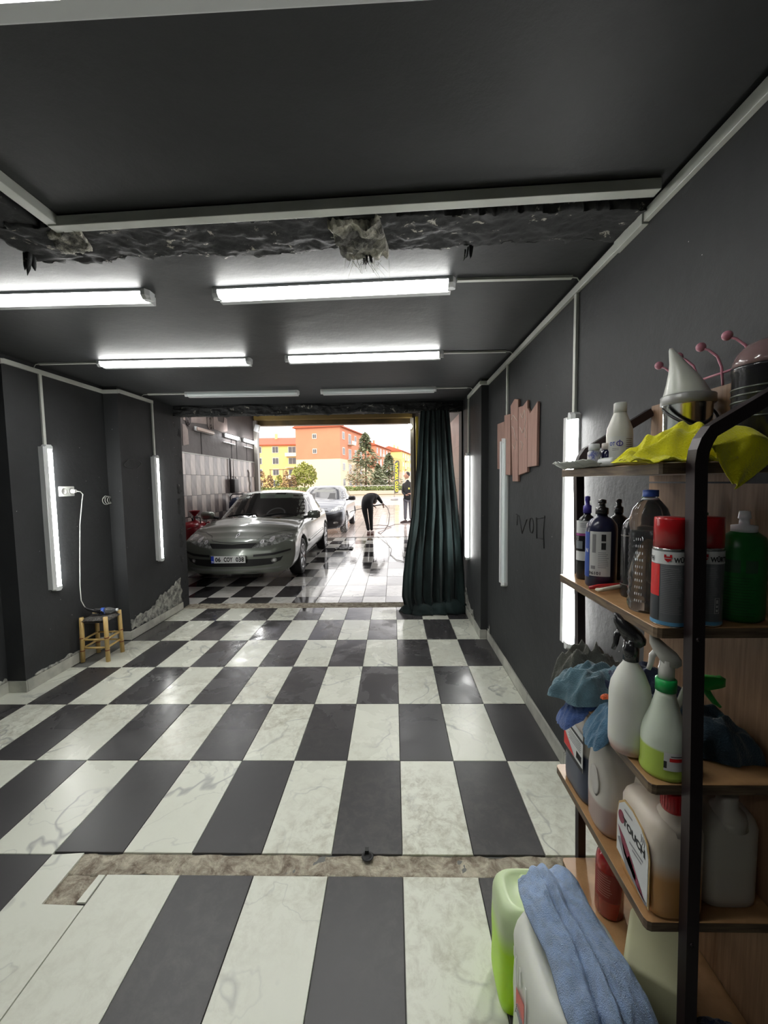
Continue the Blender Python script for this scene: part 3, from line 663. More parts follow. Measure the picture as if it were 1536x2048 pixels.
for x, y, wh in ((-3.1, 5.2, 'over the silver-green car'), (.2, 5.2, 'over the open lane, added out of view to brighten the bay')):  # the lane lamp is an unseen addition that brightens the bay
    r = empty('tube_light', (x, y, 3.6), 0, 'lit tube lamp on the bay ceiling '+wh, 'light', 'tube lamps on the bay ceiling')
    MB().rbox((0, 0, -.02), (.10, 1.2, .04), .01).build('housing', m_housing, r); MB().rbox((0, 0, -.05), (.07, 1.14, .03), .012).build('diffuser', m_baylit, r)
fl_ = empty('floodlight', (.44, 9.2, 3.07), 0, 'lit round floodlight at the top right of the street doorway', 'light')
MB().lathe([(.07, 0), (.085, -.03), (.08, -.05)], 20, T=Matrix.Rotation(PI/2, 4, 'X')).build('housing', m_housing, fl_)
MB().ball((0, -.06, 0), .075, 14, sy=.5).build('lens', emis('floodlight_lens', (1, 1, .95), 30), fl_)
MB().cyl((.02, .02, 0), (.07, .1, .03), .015).build('bracket', m_rail, fl_)
cm = empty('wall_sensor', (-3.80, 9.25, 3.12), 0, 'small white angled box on the left doorway post', 'sensor')
MB().rbox((.04, -.03, 0), (.14, .10, .20), .02, T=Matrix.Rotation(.3, 4, 'Y')).build('body', m_housing, cm); MB().cyl((-.06, 0, 0), (0, 0, 0), .02).build('bracket', m_rail, cm)
# black hanging box with pipes
hb = empty('wall_box', (-3.9, 7.6, 1.55), 0, 'black box with feed pipes hanging on the tiled bay wall', 'dispenser')
MB().rbox((.07, 0, -.02), (.12, .30, .34), .03).build('body', mat('dull_black_box', (.03, .025, .025), .5), hb)
MB().tube([(.03, -.12, .13), (.03, -.12, .63)], .016, 6).build('pipe', mat('dull_black_box', (.03, .025, .025), .5), hb); MB().tube([(.08, .1, .13), (.06, .12, .20), (.03, .20, .20)], .014, 6).build('pipe', m_rail, hb)
MB().tube([(.03, .08, .15), (.03, .08, .62)], .010, 6).build('pipe', m_rail, hb)
ch = MB().tube([(0, 0, 0), (.01, .06, -.08), (.01, .04, -.25), (.01, .12, -.36), (.01, .06, -.5), (.01, .16, -.62), (.01, .2, -.75)], .013, 6)
tag(ch.build('hanging_hose', m_rail, None, (-3.895, 8.75, 1.95)), 'thin curly grey hose hanging on the tiled bay wall', 'hose')
# red foam tank with funnel
m_red = mat('red_tank_paint', (.30, .012, .02), .3, coat=.5); m_bk = mat('black_fitting', (.015, .015, .015), .4)
tk = empty('foam_tank', (-3.63, 5.15, 0), 0, 'large red pressure tank with red funnel behind the silver car', 'tank')
MB().lathe([(.10, .10), (.20, .13), (.235, .18), (.235, .78), (.22, .85), (.16, .90), (.06, .92), (.05, .94)], 28).build('body', m_red, tk)
MB().lathe([(.012, .93), (.012, 1.0), (.03, 1.02), (.10, 1.10), (.104, 1.105), (.095, 1.105), (.02, 1.02)], 20).build('funnel', m_red, tk)
for k in range(2): MB().tube([(.15*(-1 if k else 1), -.10, .86), (.15*(-1 if k else 1), -.10, .98), (.02*(-1 if k else 1), -.10, 1.0), (0, -.08, .93)], .010, 6).build('handle', m_bk, tk)
MB().tube([(.18, 0, .86), (.27, -.02, .9), (.33, -.03, .8), (.31, -.03, .66), (.24, -.03, .58)], .014, 6).build('hose', m_red, tk)
for k in range(2): MB().tube([(-.22*(1-2*k), -.06, .05), (.22*(1-2*k)*-1, .06, .05)], .07, 12).build('wheel', m_bk, tk)
MB().tube([(-.2, -.16, .74), (0, -.235, .80), (.16, -.17, .86)], .006, 6).build('lance', m_rail, tk)
vc = empty('vacuum_cleaner', (-3.66, 7.35, 0), 0, 'dark blue drum vacuum with a tubular handle behind the silver car', 'vacuum cleaner')
MB().lathe([(.19, .12), (.20, .15), (.20, .95), (.19, 1.0), (.21, 1.02), (.20, 1.15), (.13, 1.25), (.02, 1.27)], 24).build('drum', mat('dark_blue_drum', (.02, .03, .07), .35), vc)
MB().tube([(-.22, .1, .3), (-.22, .1, 1.28), (-.16, .1, 1.34), (.26, .1, 1.34), (.3, .1, 1.28), (.3, .1, .3)], .015, 8).build('handle', m_bk, vc)
for k in range(4): MB().tube([(.17*math.cos(k*1.57+.7)-.02, .17*math.sin(k*1.57+.7), .06), (.17*math.cos(k*1.57+.7)+.02, .17*math.sin(k*1.57+.7), .06)], .06, 12).build('wheel', m_bk, vc)

# ---------------- curtain on its wire
m_cur = mat('dark_green_cloth', (.012, .026, .026), .75, bump=.4, bscale=14, var=.6, vscale=3, spec=.25, sheen=.1)
cu = empty('curtain', (.45, 2.72, 0), 0, 'dark green gathered curtain hanging on the right side of the opening', 'curtain')
key = [(2.42, .30, .645), (2.07, .27, .67), (1.7, .245, .70), (1.2, .19, .745), (.72, .11, .79), (.46, .075, .81), (.2, .055, .815), (.05, .09, .82)]
def kx(z):
    for (z1, a1, b1), (z0, a0, b0) in zip(key, key[1:]):
        if z >= z0: t = (z-z0)/(z1-z0); return a0+(a1-a0)*t, b0+(b1-b0)*t
    return key[-1][1:]
P = []; NZ = 70; NU = 150
for j in range(NZ+1):
    z = 2.42-2.40*j/NZ; a, b_ = kx(z); row = []
    for i in range(NU+1):
        u = i/NU; ph = u*2*PI*6.2+.8*math.sin(z*1.1+u*4)+1.2*noise.noise(V((u*5, z*.8, 1)))
        amp = .030+.022*noise.noise(V((u*6, z*.7, 4)))+.016*(1-z/2.4)
        y = amp*math.sin(ph)+.012*math.sin(ph*2.3+z*2)+.03*noise.noise(V((u*9, z*2.2, 8)))
        x = a+(b_-a)*u-.45+.012*math.cos(ph); sag = .018*math.sin(u*PI*7)*(j == 0)
        if j == 0: sag = -.02*abs(math.sin(u*PI*6))
        row.append((x, y-.02-.05*(1-z/2.4), z+sag))
    P.append(row)
MB().slab(P, (0, 1, 0), .004).build('drape', m_cur, cu)
b = MB()     # heap of surplus cloth on the floor
for k, (x, y, s, h) in enumerate(((-.27, -.04, .13, .10), (-.12, -.10, .14, .11), (.06, -.08, .15, .13), (.22, -.07, .14, .16), (.32, -.05, .10, .12))):
    rings = []
    for q in range(13):
        ph = PI/2*q/12; row = []
        for i in range(36):
            a = 2*PI*i/36; rr = s*math.cos(ph)*(1+.22*noise.noise(V((math.cos(a)*2.2+k*3, math.sin(a)*2.2, ph*1.5)))+.08*math.sin(5*a+ph*4+k))
            row.append((x+rr*1.1*math.cos(a), y+rr*.75*math.sin(a), h*math.sin(ph)+.012*math.sin(4*a+k)*math.cos(ph)+.004))
        rings.append(row)
    b.rings(rings)
b.build('floor_fold', m_cur, cu)
MB().tube([(-.16, .08, 2.385), (-.05, .05, 2.39), (.2, 0, 2.41), (.345, .08, 2.46)], .003, 6).build('wire', m_rail, cu)

# ---------------- outside
def ground_mat():
    M, t, b = nodes('pale_paving'); tc = N(t, 'TexCoord'); mp = N(t, 'Mapping'); mp.inputs['Scale'].default_value = (1, 1, 1); t.links.new(tc.outputs['Object'], mp.inputs[0])
    br_ = N(t, 'TexBrick', offset=0.0); br_.inputs['Scale'].default_value = 1; br_.inputs['Brick Width'].default_value = .31; br_.inputs['Row Height'].default_value = .61
    br_.inputs['Mortar Size'].default_value = .012; br_.inputs['Color1'].default_value = (.55, .47, .43, 1); br_.inputs['Color2'].default_value = (.42, .35, .32, 1); br_.inputs['Mortar'].default_value = (.25, .22, .2, 1)
    t.links.new(mp.outputs[0], br_.inputs['Vector']); t.links.new(br_.outputs['Color'], b.inputs['Base Color']); b.inputs['Roughness'].default_value = .16; return M
struct(MB().box(-30, 30, 9.6, 26, -.2, -.002).build('pavement', ground_mat()))
struct(MB().box(-150, 150, 26, 44.3, -.2, -.012).build('street', mat('pale_asphalt', (.34, .31, .29), .5, var=.15, vscale=.6)))
struct(MB().box(-150, 150, 44.3, 44.8, -.1, .12).build('kerb', mat('pinkish_kerb', (.55, .42, .35), .7)))
struct(MB().box(-200, 200, 44.8, 400, -.2, .2).build('ground', mat('dry_grass_ground', (.20, .19, .10), .9, var=.3, vscale=.2)))
m_or = mat('orange_render', (.66, .25, .15), .8, var=.08, vscale=.3); m_cream = mat('cream_render', (.74, .62, .46), .8); m_yel = mat('yellow_render', (.88, .62, .26), .8)
m_roof = mat('red_roof_tile', (.42, .09, .04), .7); m_win = mat('window_white_frame', (.7, .68, .66), .5); m_glass = mat('window_glass', (.10, .10, .11), .12); m_wht = mat('white_balcony', (.72, .68, .64), .7)
def block(name, origin, ang, L, D, H, base, floors, cols, mw, mb_, label, balc=(), gable=(), roofm=None):
    """origin: near corner; long facade runs along local +x rotated by ang; depth along local +y"""
    r = empty(name, origin, ang, label, 'building', 'apartment blocks across the street')
    MB().box(0, L, 0, D, base, H).build('wall', mw, r)
    MB().box(0, L, 0, D, 0, base).build('lower_wall', mb_, r)
    o = .5; MB().rings([[(-o, -o, H), (L+o, -o, H), (L+o, D+o, H), (-o, D+o, H)], [(-o, -o, H+.25), (L+o, -o, H+.25), (L+o, D+o, H+.25), (-o, D+o, H+.25)], [(0, D*.5, H+D*.22), (L, D*.5, H+D*.22), (L, D*.5+.1, H+D*.22), (0, D*.5+.1, H+D*.22)]], sm=False).build('roof', roofm or m_roof, r)
    fw_, pw = {}, {}
    def win(x, z, w, h, side):
        b = MB(); g = MB()
        if side == 0: b.box(x-w/2-.12, x+w/2+.12, -.10, 0, z-.12, z+h+.12); g.box(x-w/2, x-.04, -.13, -.09, z, z+h).box(x+.04, x+w/2, -.13, -.09, z, z+h)
        else: b.box(-.10, 0, x-w/2-.12, x+w/2+.12, z-.12, z+h+.12); g.box(-.13, -.09, x-w/2, x-.04, z, z+h).box(-.13, -.09, x+.04, x+w/2, z, z+h)
        f = b.build('window', m_win, r); g.build('pane', m_glass, f)
    for f in range(floors):
        for c in range(cols):
            x = L*(c+.5)/cols; z = 1.0+f*H/floors
            if (c, f) in balc or c in balc:
                b = MB(); b.box(x-1.5, x+1.5, -1.1, 0, z-1.0, z-.85); bb = b.build('balcony', m_wht, r)
                b = MB(); b.box(x-1.5, x+1.5, -1.1, -1.02, z-.85, z-.15); b.build('railing', m_wht if f % 2 else mw, bb)
                win(x, z-.7, 1.7, 2.0, 0)
            else: win(x, z, 1.3, 1.35, 0)
    for (y, z) in gable: win(y, z, .7, .8, 1)
    for k in range(2): MB().box(L*(.3+.35*k), L*(.3+.35*k)+.6, D*.4, D*.4+.6, H+.1, H+D*.22+.9).build('chimney', mw, r)
    return r
# main orange block: gable faces the doorway, its long balcony side runs away to the right
A = 1.37
block('apartment_building', (-11.0, 84, 0), A, 22, 9.9, 13.2, 6.6, 4, 5, m_or, m_cream, 'tall orange apartment block with cream lower gable, centre of the doorway view', balc=(1, 3), gable=((5.6, 11.0), (5.6, 7.9)))
block('apartment_building', (-34, 96, 0), .02, 16, 11, 10.6, 0, 4, 4, m_yel, m_yel, 'yellow apartment block with red tiled roof at the left', balc=(2,))
block('apartment_building', (-5.0, 115, 0), A, 21, 9, 12.0, 5.5, 4, 5, m_or, m_cream, 'orange block with balconies behind the conifers', balc=(1, 3), roofm=m_roof)
block('apartment_building', (3.0, 142, 0), A, 20, 9, 12.2, 5, 4, 4, m_yel, m_cream, 'small far yellowish block at the right edge of the doorway', balc=(1,))
# trees, shrubs and hedge of separate leaf clusters
m_bark = mat('tree_bark', (.20, .13, .09), .9)
def leafmat(n, c): return mat(n, c, .7, var=.45, vscale=1.2)
def tree(name, x, y, h, w, M, label, kind='cone', n=900, trunk=True, z0=.2, leaf=.16, cat='tree', group='trees across the street'):
    r = empty(name, (x, y, z0), 0, label, cat, group)
    b = MB(); rr = random.Random(int(x*100)+int(h*10))
    if trunk:
        t = MB(); t.tube([(0, 0, -.2), (.03*h/5, 0, h*.5), (0, 0, h*.95)], [.035*h*.6, .022*h*.6, .005], 7)
        for k in range(14):
            z = h*(.12+.8*k/14); a = rr.uniform(0, 6.3); l = w*.45*(1-.85*z/h) if kind == 'cone' else w*.4
            t.tube([(0, 0, z), (l*math.cos(a), l*math.sin(a), z+(.02*h if kind == 'cone' else .15*h))], [.012*h*.5, .004], 4)
        t.build('trunk', m_bark, r)
    for k in range(n):
        if kind == 'cone':
            u = rr.random()**.8; z = h*(.08+.92*u); tier = .75+.25*math.sin(z*7/h*PI); R_ = w*.5*(1-u)**.75*tier+.05; a = rr.uniform(0, 6.3); q = R_*math.sqrt(rr.uniform(.25, 1)); z -= q*.25
        elif kind == 'col': u = rr.random(); z = h*u; R_ = w*.5*math.sin(PI*min(1, .15+.8*u))**.7; a = rr.uniform(0, 6.3); q = R_*math.sqrt(rr.uniform(.2, 1))
        else:
            ph = math.acos(rr.uniform(-.7, 1)); q = w*.5*math.sin(ph)*rr.uniform(.5, 1); z = h*.55+h*.45*math.cos(ph)*rr.uniform(.6, 1); a = rr.uniform(0, 6.3)
        c = V((q*math.cos(a), q*math.sin(a), z)); s = leaf*rr.uniform(.6, 1.5); d = V((rr.gauss(0, 1), rr.gauss(0, 1), rr.gauss(0, .6))).normalized()*s; e = d.orthogonal().normalized()*s*.6
        if kind == 'cone': d = V((math.cos(a), math.sin(a), -.25+rr.gauss(0, .3))).normalized()*s*1.6; e = V((-math.sin(a), math.cos(a), rr.gauss(0, .3))).normalized()*s*.7
        b.add([c-d, c+e, c+d, c-e], [(0, 1, 2, 3)])
    b.build('foliage', M, r); return r
mg = leafmat('blue_green_needles', (.30, .33, .20)); my = leafmat('yellow_green_leaves', (.36, .38, .08)); mo = leafmat('rusty_leaves', (.30, .19, .09)); mh = leafmat('hedge_leaves', (.20, .25, .07))
tree('conifer', -3.5, 50, 7.6, 7.6, mg, 'tall spreading conifer in front of the orange block', n=2000)
tree('conifer', -.6, 53.5, 5.2, 6.0, mg, 'shorter bushy conifer just left of the yellow flag', n=1400)
tree('conifer', -2.2, 56, 4.0, 3.2, mg, 'low conifer between the two taller conifers', n=1000)
tree('bare_tree', -4.4, 47.8, 3.8, 2.6, mo, 'pinkish bare young tree before the tallest conifer', 'ball', 500, leaf=.07)
tree('willow_shrub', -11.3, 50, 4.1, 3.4, my, 'yellow-green feathery shrub at the left, tallest of its row', 'ball', 1500, leaf=.15, cat='shrub', group='shrubs across the street')
for k, x in enumerate((-17.3, -16.2, -15.1, -14.1, -13.1, -12.3)):
    tree('rusty_shrub', x, 48+.4*(k % 2), 2.4+.5*(k % 3 == 1), 1.1, mo if k % 3 else my, ('yellowish pointed shrub at far left of the shrub row', 'tall rusty pointed shrub, second of the row from left', 'rusty pointed shrub, third of the row from left', 'yellowish pointed shrub in the middle of the row', 'tall rusty pointed shrub, second from the feathery shrub', 'rusty pointed shrub next to the feathery shrub')[k], 'col', 330, trunk=False, leaf=.12, cat='shrub', group='rusty shrubs in a row')
hg = MB(); rr = random.Random(5)
for k in range(5200):
    x = rr.uniform(-19, 6); y = rr.uniform(45.5, 47); z = .22+.88*rr.random()**.6*(1+.25*noise.noise(V((x*.8, 0, 3)))); s = rr.uniform(.06, .14); d = V((rr.gauss(0, 1), rr.gauss(0, 1), rr.gauss(0, 1))).normalized()*s; e = d.orthogonal().normalized()*s*.7; c = V((x, y, z)); hg.add([c-d, c+e, c+d, c-e], [(0, 1, 2, 3)])
tag(hg.build('hedge', mh), 'long low clipped hedge across the street behind the forecourt', 'hedge', kind='stuff')
pl_ = empty('planter_wall', (0, 44.9, .2), 0, 'long low pinkish planter wall below the hedge', 'planter'); MB().box(-19, 6, 0, .3, 0, .42).build('front', mat('pinkish_kerb', (.55, .42, .35), .7), pl_)
fe = empty('garden_fence', (0, 47.4, .2), 0, 'pale low railing fence behind the hedge', 'fence'); MB().box(-7, 6, 0, .05, .95, 1.02).build('rail', m_win, fe)
for k in range(27): MB().box(-7+.5*k, -6.9+.5*k, 0, .05, 0, 1.0).build('post', m_win, fe)
pg = empty('pergola', (-14.6, 51.5, .2), 0, 'thin dark post-and-beam frame among the rusty shrubs', 'pergola')
for x in (-1.5, .2, 1.9): MB().box(x, x+.07, 0, .07, 0, 3.2).build('post', m_bark, pg)
MB().box(-1.6, 2.0, 0, .07, 3.15, 3.25).build('beam', m_bark, pg)
# feather flag OTO YIKAMA
ff = empty('feather_flag', (.06, 34, 0), 0, 'black feather flag with yellow OTO YIKAMA lettering and grey base', 'flag')
ed = [(.25, .0), (.45, .30), (1.2, .40), (2.2, .42), (2.9, .44), (3.25, .46), (3.42, .40), (3.46, .30), (3.36, .10), (3.1, .0)]
pts = [(0, .55), (.34, .62), (.40, 1.4), (.44, 2.4), (.48, 3.1), (.46, 3.36), (.36, 3.46), (.2, 3.42), (.05, 3.2), (.0, 2.8)]
MB().rings([[(x, -.006, z) for x, z in pts], [(x, .006, z) for x, z in pts]], sm=False).build('sail', mat('dark_flag_cloth', (.10, .10, .07), .7), ff)
MB().tube([(0, 0, 0), (-.01, 0, 2.8), (.05, 0, 3.25), (.2, 0, 3.45)], .02, 6).build('pole', m_rail, ff)
MB().lathe([(.32, 0), (.34, .05), (.30, .16), (.12, .20), (.05, .26)], 20).build('base', mat('grey_flag_base', (.3, .3, .32), .6), ff)
b = MB(); text(b, 'OTO YIKAMA', lambda u, w: (.21-w, -.012, 2.0+u), .27, 0, 0, 2.55, .03); b.build('lettering', mat('bright_yellow_letters', (.9, .72, .02), .5), ff)

# ---------------- people
m_blk = mat('black_clothing', (.010, .010, .012), .8); m_jean = mat('dark_trousers', (.016, .016, .02), .8); m_skin = mat('skin', (.36, .20, .14), .5, sss=.1); m_hair = mat('dark_hair', (.015, .011, .009), .6)
def skin(name, verts, edges, M, parent, sub=2, loc=None):
    me = bpy.data.meshes.new(name); me.from_pydata([v[:3] for v in verts], edges, []); me.update()
    o = bpy.data.objects.new(name, me); COL.objects.link(o); o.modifiers.new('skin', 'SKIN').use_smooth_shade = True
    for i, v in enumerate(verts):
        d = me.skin_vertices[0].data[i]; r = v[3]; d.radius = (r[0], r[1]) if isinstance(r, tuple) else (r, r)
    me.skin_vertices[0].data[0].use_root = True
    md = o.modifiers.new('sub', 'SUBSURF'); md.levels = sub; md.render_levels = sub
    bpy.context.view_layer.update(); real(o); o.data.materials.clear(); o.data.materials.append(M)
    for p in o.data.polygons: p.use_smooth = True
    if parent: o.parent = parent
    return o
def hand(parent, c, fwd, M, curl=.5, s=1, n=5):
    """palm with four fingers and a thumb; fwd points along the fingers"""
    c = V(c); f = V(fwd).normalized(); side = f.cross(V((0, 0, 1)));  side = side.normalized() if side.length > .1 else V((1, 0, 0)); dn = f.cross(side).normalized()
    vs = [(*c, .030*s), (*(c+f*.05*s), .034*s)]; es = [(0, 1)]
    for k in range(4):
        b0 = c+f*.075*s+side*(k-1.5)*.020*s; L = (.070, .080, .074, .058)[k]*s
        i = len(vs); vs += [(*b0, .011*s), (*(b0+f*L*.5+dn*L*.2*curl), .010*s), (*(b0+f*L*.7+dn*L*.7*curl), .008*s)]; es += [(1, i), (i, i+1), (i+1, i+2)]
    b0 = c+f*.03*s-side*.032*s; i = len(vs); vs += [(*b0, .013*s), (*(b0+f*.03*s-side*.02*s+dn*.01), .011*s), (*(b0+f*.06*s-side*.02*s+dn*.025), .009*s)]; es += [(0, i), (i, i+1), (i+1, i+2)]
    return skin('hand', vs, es, M, parent, 1)
# washer: bent far over, one arm stretched to the spray gun
w = empty('person', (-.72, 10.05, 0), 0, 'person in black bending over on the wet floor, holding a pressure washer gun', 'person')
vs = [(-.10, .0, .95, (.165, .13)), (-.08, .03, 1.06, (.195, .14)), (-.02, .12, 1.16, (.215, .15)), (.04, .24, 1.15, (.20, .13)), (.08, .36, 1.06, (.08, .07)),
      (.01, .0, .86, .10), (.02, -.02, .50, .068), (.03, .02, .12, .046), (-.19, .0, .86, .10), (-.12, -.04, .50, .068), (-.06, .0, .12, .046),
      (.22, .24, 1.12, .075), (.30, .18, 1.02, .055), (.365, .14, .93, .036), (-.14, .30, 1.05, .065), (-.06, .30, .90, .045), (.06, .22, .87, .036)]
es = [(0, 1), (1, 2), (2, 3), (3, 4), (0, 5), (5, 6), (6, 7), (0, 8), (8, 9), (9, 10), (3, 11), (11, 12), (12, 13), (3, 14), (14, 15), (15, 16)]
skin('body', vs, es, m_blk, w)
hd = MB(); hd.ball((.10, .44, 1.0), .098, 16, sx=.85, sy=.95, sz=1.1); hd.ball((.10, .53, .97), .018, 6); head = hd.build('head', m_skin, w)
MB().ball((.10, .43, 1.02), .107, 16, sx=.87, sy=.93, sz=1.1).build('hair', m_hair, w)
for s in (-1, 1): MB().ball((.10+s*.09, .44, .99), .022, 6, sx=.5).build('ear', m_skin, w)
hand(w, (.365, .14, .93), (.12, -.02, -.25), m_skin, .9); hand(w, (.06, .22, .87), (.5, .1, -.2), m_skin, .9)
for x, y in ((.05, .05), (-.06, 0)):
    b = MB(); b.rings([[(x+px, y+.09, .0), (x+px*.9, y-.18, .0), (x+px*.8, y-.17, .05), (x+px, y-.02, .10), (x+px, y+.08, .11)] for px in (-.05, .05)], sm=False); b.build('shoe', mat('brown_boot', (.10, .045, .035), .5), w, bevel=.015)
gn = empty('spray_gun', (-.72, 10.05, 0), 0, 'pressure washer gun and lance held by the bending person', 'spray gun')
b = MB(); b.tube([(.42, .12, .90), (.30, .14, .89), (.12, .20, .865)], .016, 8); b.build('handle', m_bk, gn)
MB().tube([(.12, .20, .865), (-.2, .17, .80), (-.55, .1, .72), (-.62, .08, .68)], .010, 8).build('lance', m_bk, gn)
MB().tube([(.36, .13, .89), (.40, .13, .80), (.46, .13, .84)], .006, 6).build('trigger', m_rail, gn)
hs = MB(); hs.tube([(-.30, 10.17, .90), (-.20, 10.15, .80), (-.14, 10.1, .60), (-.18, 10.0, .33), (-.30, 10.1, .12), (-.42, 10.2, .012), (-.52, 10.6, .012), (-.30, 11.4, .012), (-.11, 12.0, .012), (-.25, 12.6, .012), (-.58, 12.85, .012), (-.92, 12.5, .012), (-1.0, 12.0, .012), (-.75, 11.55, .012), (-.35, 11.7, .012), (.0, 12.9, .012), (.5, 13.4, .012), (1.6, 13.7, .012)], .010, 8)
tag(hs.build('washer_hose', mat('grey_hose', (.25, .22, .22), .4)), 'thin grey pressure hose looping over the wet forecourt', 'hose')
h2 = MB(); h2.tube([(-.50, 9.6, .012), (-.36, 9.0, .012), (-.2, 8.2, .012), (-.08, 7.4, .012), (-.10, 6.6, .012), (.02, 6.0, .012), (.3, 5.6, .012)], .006, 6)
tag(h2.build('washer_hose', m_rail), 'pale thin line lying on the wet bay floor before the person', 'hose')
sp = MB(); rr = random.Random(3)
for k in range(700):
    t = rr.random(); c = V((-1.34-.25*t+rr.gauss(0, .10*t+.01), 10.13-.55*t+rr.gauss(0, .12*t), .67-.62*t**.8+rr.gauss(0, .10*t+.005)))
    if c.z < .012: c.z = .012
    r_ = rr.uniform(.002, .006); sp.add([c+V((r_, 0, 0)), c+V((-r_*.5, r_*.9, 0)), c+V((-r_*.5, -r_*.9, 0)), c+V((0, 0, r_*1.6)), c-V((0, 0, r_*1.6))], [(0, 1, 3), (1, 2, 3), (2, 0, 3), (1, 0, 4), (2, 1, 4), (0, 2, 4)])
tag(sp.build('water_spray', mat('water_droplets', (.9, .9, .9), .2)), 'fine spray of water droplets beside the second car', 'water spray', kind='stuff')
mt = rough('floor_mat', -1.42, -1.0, 7.35, 7.62, .02, .02, mat('black_wet_rag', (.012, .012, .014), .5), None, 60, 30, 6, .04, depth=.012)
tag(mt, 'crumpled black wet rag on the bay floor beside the silver car', 'rag')
# second person by the doorway, seen from the side
p2 = empty('person', (.53, 13.55, .02), 0, 'person standing by the street doorway in black shirt and grey jeans, half hidden', 'person')
vs = [(0, 0, .98, (.15, .12)), (.0, 0, 1.15, (.15, .11)), (.0, -.0, 1.38, (.19, .11)), (.0, 0, 1.56, .065), (-.01, 0, 1.64, .05), (-.09, 0, .88, .09), (-.10, -.01, .5, .065), (-.11, 0, .09, .045), (.10, 0, .88, .09), (.10, .0, .5, .065), (.11, .02, .09, .045),
      (-.17, 0, 1.44, .06), (-.20, -.02, 1.15, .046), (-.10, -.2, 1.05, .036), (.19, 0, 1.44, .06), (.25, -.08, 1.18, .046), (.10, -.22, 1.10, .036)]
es = [(0, 1), (1, 2), (2, 3), (3, 4), (0, 5), (5, 6), (6, 7), (0, 8), (8, 9), (9, 10), (2, 11), (11, 12), (12, 13), (2, 14), (14, 15), (15, 16)]
skin('body', vs, es, m_blk, p2)
vs = [(0, 0, .97, (.165, .135)), (-.09, 0, .86, .10), (-.10, -.01, .5, .078), (-.11, 0, .10, .062), (.10, 0, .86, .10), (.10, 0, .5, .078), (.11, .02, .10, .062)]
skin('jeans', vs, [(0, 1), (1, 2), (2, 3), (0, 4), (4, 5), (5, 6)], mat('grey_blue_jeans', (.10, .10, .12), .8), p2)
hb_ = MB(); hb_.ball((-.03, -.01, 1.80), .115, 18, sx=.85, sy=.78, sz=1.12); hb_.ball((-.135, -.01, 1.78), .022, 8, sx=1.2, sz=1.2); hb_.ball((-.11, -.01, 1.725), .026, 8, sy=1.2, sz=.5); hb_.build('head', m_skin, p2)
MB().ball((-.005, -.01, 1.835), .112, 16, sx=.84, sy=.80, sz=.95).build('hair', m_hair, p2)
MB().ball((-.00, -.095, 1.79), .026, 8, sy=.5).build('ear', m_skin, p2)
for s in (-1, 1): MB().ball((-.115, -.01+s*.032, 1.805), .010, 6).build('eye', m_bk, p2)
hand(p2, (-.10, -.2, 1.05), (.4, -.3, .1), m_skin, .6); hand(p2, (.10, -.22, 1.10), (-.4, -.2, .1), m_skin, .6)
for x in (-.11, .11):
    b = MB(); b.rings([[(x+.09, -.045+.0*q, .0), (x-.20, q*.045, .0)] for q in (1,)], False) if False else None
    b = MB(); b.rings([[(x+.08, q, -.02), (x-.20, q, -.02), (x-.19, q, .03), (x-.03, q, .09), (x+.07, q, .10)] for q in (-.045, .045)], sm=False); b.build('shoe', mat('dark_shoe', (.05, .03, .03), .5), p2, bevel=.015)
b = MB()
for k in range(6): b.ball((.02+.02*(k % 3), -.115, 1.28+.03*(k//3)+.01*(k % 2)), .016, 6, sy=.4)
b.build('shirt_print', mat('yellow_print', (.6, .6, .15), .6), p2)
# ---------------- cars
m_tyre = mat('tyre_rubber', (.012, .012, .013), .6); m_alloy = mat('alloy_wheel', (.45, .46, .47), .25, .9); m_chrome = mat('chrome', (.8, .8, .82), .3, .45)
m_cglass = mat('dark_car_glass', (.008, .010, .010), .04, spec=.7, coat=.6); m_trim = mat('black_car_trim', (.012, .012, .013), .45); m_lamp = mat('headlamp_glass', (.62, .64, .62), .12, .3, var=.75, vscale=22, coat=1)
m_sglass = mat('side_car_glass', (.03, .03, .03), .05, spec=.5); m_plate = mat('number_plate_white', (.78, .79, .78), .4); m_blue = mat('plate_blue', (.01, .04, .42), .4)
def paint(name, col): return mat(name, col, .34, .5, coat=.8)
def interp(tab, y):
    if y <= tab[0][0]: return tab[0][1]
    for (a, p), (b_, q) in zip(tab, tab[1:]):
        if y <= b_: t = (y-a)/(b_-a); t = t*t*(3-2*t)*.5+t*.5; return p+(q-p)*t
    return tab[-1][1]
def shell(nx, ny, nz, fn):
    idx = {}; vs = []; fs = []
    def g(i, j, k):
        key = (i, j, k)
        if key not in idx: idx[key] = len(vs); vs.append(fn(2*i/nx-1, j/ny, k/nz))
        return idx[key]
    for j in range(ny):
        for i in range(nx):
            for k in (0, nz): fs.append([g(i, j, k), g(i+1, j, k), g(i+1, j+1, k), g(i, j+1, k)])
        for k in range(nz):
            for i in (0, nx): fs.append([g(i, j, k), g(i, j+1, k), g(i, j+1, k+1), g(i, j, k+1)])
    for i in range(nx):
        for k in range(nz):
            for j in (0, ny): fs.append([g(i, j, k), g(i+1, j, k), g(i+1, j, k+1), g(i, j, k+1)])
    return MB().add(vs, fs, 0, True)
def sq(x, z, n):
    m_ = max(abs(x), abs(z))
    return (x, z) if m_ < 1e-6 else (x*m_/((abs(x)**n+abs(z)**n)**(1/n)), z*m_/((abs(x)**n+abs(z)**n)**(1/n)))
